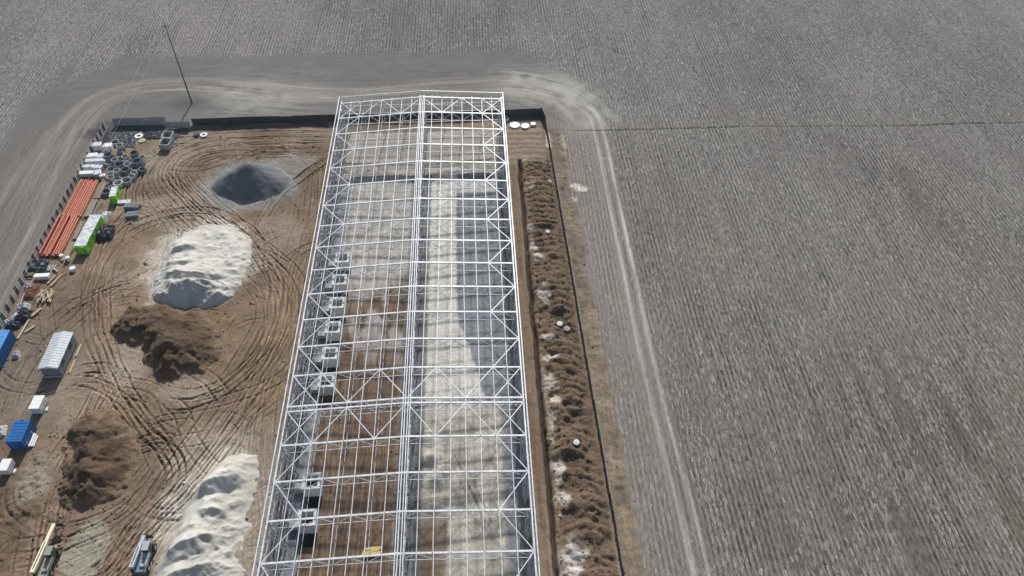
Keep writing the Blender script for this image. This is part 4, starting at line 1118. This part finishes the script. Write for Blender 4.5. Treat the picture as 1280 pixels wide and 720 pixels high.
# --- lower left clutter
x, y = G(46, 335); lumpy('tarpaulin', 'dark navy covered pile at the near end of the orange pipes', 'tarpaulin', 'tarp', (x, y, 0), 4.4, 4.2, 1.1, .1, 8)
fr_ = thing('scrap_timber', 'jumble of grey scrap boards beside the dark covered pile', 'timber', (*G(66, 336), 0), .2)
for k in range(8): MB().box((random.uniform(-.8, .8), random.uniform(-1, 1), .12 + .1 * k * .5), (random.uniform(1, 2), .25, .08), random.uniform(0, 3)).build('board', 'bag' if k % 2 else 'wood_old', fr_)
lid('white drum lying below the long green stack', 92, 338, .55, 'white', .8)
lid('small white drum at the near end of the orange pipes', 78, 322, .4, 'white', .7)
lid('white barrel left of the long green stack', 86.5, 325.5, .42, 'white', .9)
x, y = G(54, 348); t = thing('wrapped_pack', 'white wrapped pack lying alone below the dark covered pile', 'pack', (x, y, 0), .02)
MB().box((0, 0, .5), (2.9, 1.1, .9)).build('wrap', 'white', t, bevel=.15); MB().box((0, 0, .04), (2.7, 1.0, .1)).build('pallet', 'wood_old', t)
for i, (px, py, l, rz) in enumerate(((65, 350, 2.4, -.35), (71, 351, 3.2, -.35))):
    x, y = G(px, py); tag(MB().box((0, 0, .15), (.28, l, .22)).build('timber_beam', 'wood', None, (x, y, 0)), ('short pale beam right of the lone white pack', 'longer pale beam, second to the right of the lone white pack')[i], 'timber').rotation_euler = (0, 0, rz)
x, y = G(36, 343); fr2 = thing('pallet_frame', 'yellowish timber frame standing by the left fence', 'timber', (x, y, 0), .1)
for k in range(4): MB().bar((-1.2, -.8 + .5 * k, .5), (1.3, -.9 + .5 * k, .6), .14).build('rail', 'wood', fr2)
for sx in (-1, 1): MB().bar((sx, -.9, .05), (sx, .9, .55), .14).build('leg', 'wood', fr2)
x, y = G(58, 372); tb = thing('board_pile', 'fan of pale yellow boards, the brightest timber pile at the left', 'timber', (x, y, 0), .1)
for k in range(22): MB().box((random.uniform(-1.3, 1.3), random.uniform(-.9, .9), .1 + .03 * k), (random.uniform(.18, .3), random.uniform(1.5, 2.4), .07), random.uniform(-.6, .4)).build('board', 'wood', tb)
x, y = G(40, 365); lumpy('rust_pile', 'dark reddish pile of rusty bars left of the pale boards', 'pile', 'rust', (x, y, 0), 2.0, 4.2, .8, 0, 10)
x, y = G(37, 361); lumpy('sack_pile', 'grey sack pile by the fence, the upper one', 'sacks', 'bag', (x, y, 0), 1.8, 1.5, 1.1, .2, 11)
x, y = G(30, 386); lumpy('sack_pile', 'grey sack pile by the fence, the lower and larger one', 'sacks', 'bag', (x, y, 0), 2.2, 1.9, 1.2, .2, 12)
x, y = G(30, 396); lumpy('tarpaulin', 'black tarpaulin heap in front of the larger grey sacks', 'tarpaulin', 'tarp', (x, y, 0), 2.6, 2.8, 1.0, .1, 13)
x, y = G(21, 396); lumpy('film_bundle', 'white film bundle between the fence and the black tarpaulin heap', 'bundle', 'film', (x, y, 0), .9, 2.8, .8, -.3, 14)
x, y = G(10, 404); lumpy('film_bundle', 'small white bundle at the corner of the bright blue cabin', 'bundle', 'film', (x, y, 0), 1.0, 1.0, .8, -.3, 15)
x, y = G(17, 408); lumpy('tarpaulin', 'dark heap behind the bright blue cabin', 'tarpaulin', 'tarp', (x, y, 0), 2.6, 1.6, .8, .1, 16)
lp = ['long pole lying from the fence towards the black tarpaulin heap', 'pale plank lying beside the board pile, pointing at the grey cabin', 'longest pale plank, lying beside the bright blue cabin', 'short plank lying above the grey gabled cabin']
for k, ((a, b), (c, d), wd_) in enumerate((((32, 366), (21, 398), .16), ((52, 386), (40, 396), .45), ((37, 400), (23, 424), .35), ((44, 408), (32, 416), .35))):
    p, q = G(a, b), G(c, d); m_ = MB(); m_.bar((-(q[0] - p[0]) / 2, -(q[1] - p[1]) / 2, 0), ((q[0] - p[0]) / 2, (q[1] - p[1]) / 2, 0), wd_, .1)
    tag(m_.build('plank', 'wood' if k else 'slate_pale', None, ((p[0] + q[0]) / 2, (p[1] + q[1]) / 2, .35 if k == 0 else .22)), lp[k], 'plank')
pl_ = ['pale plank lying along the right side of the grey gabled cabin, the upper one', 'pale plank lying along the right side of the grey gabled cabin, the lower one']
for k, (x, y) in enumerate(((-72.5, 91.2), (-72.4, 87.6))):
    tag(MB().box((0, 0, 0), (.35, 2.8, .14)).build('plank', 'wood', None, (x, y, .12)), pl_[k], 'plank')
x, y = G(21, 444); lumpy('sack_pile', 'pale sack pile at the right side of the bright blue cabin', 'sacks', 'bag', (x, y, 0), 1.1, 1.6, .8, .2, 18)
x, y = G(2, 540); lumpy('sack_pile', 'pale sack pile at the left picture edge beside the deep blue cabin', 'sacks', 'bag', (x, y, 0), 1.6, 2.4, .6, .2, 19)

# --- telehandlers
def telehandler(label, loc, rz, body, boom, hood, reach, lift):
    t = thing('telehandler', label, 'telehandler', loc, rz)
    MB().box((0, 0, .85), (1.5, 4.6, .6)).build('chassis', body, t, bevel=.06)
    hd = MB().box((.62, -.7, 1.45), (.85, 2.2, .75)).build('engine_hood', hood, t, bevel=.08)
    MB().box((.62, -.9, 1.85), (.5, .7, .06)).build('grille', 'dark_iron', hd)
    MB().tube((.9, -1.5, 1.8), (.9, -1.5, 2.4), .06, 8).build('exhaust', 'dark_iron', hd)
    cbm = MB().box((.55, .95, 1.75), (.95, 1.5, 1.5), 0, .88).build('cab', 'glass', t)
    MB().box((.55, .95, 2.53), (.95, 1.4, .08)).build('cab_roof', hood, cbm, bevel=.02)
    for dx in (-.42, .42):
        for dy in (-.66, .66): MB().bar((.55 + dx, .95 + dy, 1.0), (.55 + dx * .9, .95 + dy * .9, 2.5), .07).build('cab_pillar', 'dark_iron', cbm)
    MB().box((.62, -2.1, 1.2), (.9, .7, .7)).build('counterweight', body, t, bevel=.06)
    b0 = np.array((-.62, -2.2, 2.3)); b1 = np.array((-.62, -2.2 + reach * .62, 2.3 + lift * .62)); b2 = np.array((-.62, -2.2 + reach, 2.3 + lift))
    bo = MB().bar(b0, b1, .62, .5).build('boom', boom, t, bevel=.03)
    MB().bar(b1 - (b1 - b0) * .05, b2, .48, .38).build('inner_boom', boom, bo)
    MB().bar(b0 + (b1 - b0) * .1 + np.array((0, 0, .28)), b1 + np.array((0, 0, .28)), .1, .08).build('hose', 'dark_iron', bo)
    e = b2
    MB().box((-.3, e[1] + .15, e[2] - .5), (1.3, .15, .9)).build('fork_carriage', 'dark_iron', t)
    for dx in (-.7, .1): MB().box((dx, e[1] + .75, e[2] - .92), (.14, 1.2, .07)).build('fork', 'dark_iron', t)
    MB().bar((-.62, .2, .9), tuple(b0 + (b2 - b0) * .5), .12).build('lift_cylinder', 'steel', t)
    for sx in (-1, 1):
        for y in (-1.55, 1.55):
            wh = MB().tube((sx * .75, y, .62), (sx * 1.17, y, .62), .62, 20).build('tyre', 'black', t, smooth=False, bevel=.05)
            MB().tube((sx * 1.16, y, .62), (sx * 1.2, y, .62), .32, 14).build('rim', hood, wh)
    MB().bar((1.0, 1.9, 1.6), (1.35, 2.0, 1.75), .06).build('mirror_arm', 'dark_iron', t)
    MB().box((1.38, 2.0, 1.8), (.2, .06, .3)).build('mirror', 'dark_iron', t)
    return t
x, y = G(62, 706); telehandler('telehandler with a long cream boom at the bottom left edge', (x, y, 0), -.02, 'sage', 'cream', 'sage', 7.6, -.6)
x, y = G(182, 700); telehandler('slate blue telehandler at the bottom beside the large white sand heap', (x, y, 0), -.02, 'slate', 'slate_pale', 'slate_pale', 5.2, -.9)

# ================================================================== STUBBLE
def stubble():
    r = np.random.RandomState(5); n = 330000
    x = r.uniform(-160, 172, n); y = r.uniform(40, 232, n)
    dn = np.interp(y, (40, 232), (1.0, .55)); k = r.rand(n) < dn; x, y = x[k], y[k]
    hw = (y * .688 + 78) * .70 + 6; k = (np.abs(x - y * .05) < hw); x, y = x[k], y[k]
    x = np.round(x / .82) * .82 + r.normal(0, .15, len(x)) + .5 * (vn(y * .06, y * 0, 81) - .5)
    i = np.clip(np.searchsorted(gx, x), 0, nx - 1); j = np.clip(np.searchsorted(gy, y), 0, ny - 1)
    den = fbm(x * .10, y * .05, 83, 3) + .9 * (vn(x * .55, y * .06, 84) - .5)
    k = (ROW[j, i] > r.uniform(.45, .95, len(x))) & (den > r.uniform(.18, .62, len(x))) & (zone[np.clip(j - 1, 0, ny - 2), np.clip(i - 1, 0, nx - 2)] == 0)
    x, y, z = x[k], y[k], Z[j, i][k]; n = len(x)
    a = r.normal(0, .13, n); l = r.uniform(.35, 1.35, n); w_ = r.uniform(.06, .15, n); h = r.uniform(.03, .10, n)
    dx, dy = np.sin(a), np.cos(a); v = np.zeros((n, 6, 3))
    for q, (e, f, g) in enumerate(((-1, -1, 0), (-1, 0, 1), (-1, 1, 0), (1, -1, 0), (1, 0, 1), (1, 1, 0))):
        v[:, q, 0] = x + dx * l * e / 2 + dy * w_ * f; v[:, q, 1] = y + dy * l * e / 2 - dx * w_ * f
        v[:, q, 2] = z + (h * r.uniform(.5, 1.2, n) if g else -.02)
    b = np.arange(n)[:, None] * 6
    f = np.concatenate([b + np.array((0, 3, 4, 1)), b + np.array((1, 4, 5, 2))], 1).reshape(-1, 4)
    t = r.beta(1.6, 2.2, n); c = (1 - t)[:, None] * np.array((.15, .14, .125)) + t[:, None] * np.array((.42, .405, .375))
    o = sheet('stubble', v.reshape(-1, 3), f, np.repeat(c, 6, 0), np.zeros(n * 6), SANDM)
    o.data.polygons.foreach_set('use_smooth', np.zeros(len(f), bool))
    tag(o, 'pale crop stubble and straw left in rows on the field', 'stubble', kind='stuff')
stubble()

# ================================================================== LOOSE CLODS
def clods():
    r = np.random.RandomState(9); P_ = []
    def ring_(px, rx, ry, n):
        x0, y0 = G(*px); a = r.uniform(0, 2 * math.pi, n); q = r.uniform(.75, 1.35, n)
        P_.append(np.stack([x0 + rx * q * np.cos(a), y0 + ry * q * np.sin(a)], 1))
    ring_((205, 430), 9, 9, 700); ring_((108, 585), 7, 10, 700); ring_((245, 335), 10, 13, 350)
    P_.append(np.stack([r.uniform(9.3, 16.2, 2200), r.uniform(40, 142, 2200)], 1))
    P_.append(np.stack([r.uniform(16.6, 20.0, 130), r.uniform(40, 154, 130)], 1))
    P_.append(np.stack([r.uniform(-87, -33, 2200), r.uniform(42, 156, 2200)], 1))
    P_.append(np.stack([r.uniform(-28, -13, 300), r.uniform(42, 136, 300)], 1))
    p = np.concatenate(P_); n = len(p)
    i = np.clip(np.searchsorted(gx, p[:, 0]), 0, nx - 1); j = np.clip(np.searchsorted(gy, p[:, 1]), 0, ny - 1); z = Z[j, i]; bc = C[j, i]
    sz = r.gamma(2.2, .045, n) + .04; V = np.array(((1, 0, 0), (0, 1, 0), (-1, 0, 0), (0, -1, 0), (.15, .1, .8)))
    v = V[None] * sz[:, None, None] * r.uniform(.6, 1.35, (n, 5, 3)); a = r.uniform(0, 6.3, n)
    x_ = v[..., 0] * np.cos(a)[:, None] - v[..., 1] * np.sin(a)[:, None]; y_ = v[..., 0] * np.sin(a)[:, None] + v[..., 1] * np.cos(a)[:, None]
    v = np.stack([x_ + p[:, :1], y_ + p[:, 1:], v[..., 2] + z[:, None] - .02], -1).reshape(-1, 3)
    b = np.arange(n)[:, None] * 5; f = np.concatenate([b + np.array(t) for t in ((0, 1, 4, 4), (1, 2, 4, 4), (2, 3, 4, 4), (3, 0, 4, 4))], 1).reshape(-1, 4)[:, :3]
    me = bpy.data.meshes.new('soil_clods'); me.from_pydata(v.tolist(), [], f.tolist()); me.update()
    c = np.clip(bc * r.uniform(.8, 1.5, (n, 1)), .06, .7); c = np.concatenate([np.repeat(c, 5, 0), np.ones((n * 5, 1))], 1)
    me.color_attributes.new('col', 'FLOAT_COLOR', 'POINT').data.foreach_set('color', c.astype(np.float32).ravel())
    me.materials.append(SANDM); o = bpy.data.objects.new('soil_clods', me); COL.objects.link(o)
    tag(o, 'loose soil clods and stones strewn over the yard and spoil strip', 'clods', kind='stuff')
clods()

# ================================================================== AIR
hz = MB().box((0, 900, 79), (6400, 8600, 164)).build('haze', bpy.data.materials.new('haze_air'))
hm = hz.data.materials[0]; hm.use_nodes = True; nt = hm.node_tree; nt.nodes.clear()
ho = nt.nodes.new('ShaderNodeOutputMaterial'); hv = nt.nodes.new('ShaderNodeVolumePrincipled')
hv.inputs['Color'].default_value = (.80, .88, 1, 1); hv.inputs['Density'].default_value = .00011
nt.links.new(hv.outputs[0], ho.inputs['Volume'])
tag(hz, 'thin pale haze over the whole site', 'haze', kind='stuff')
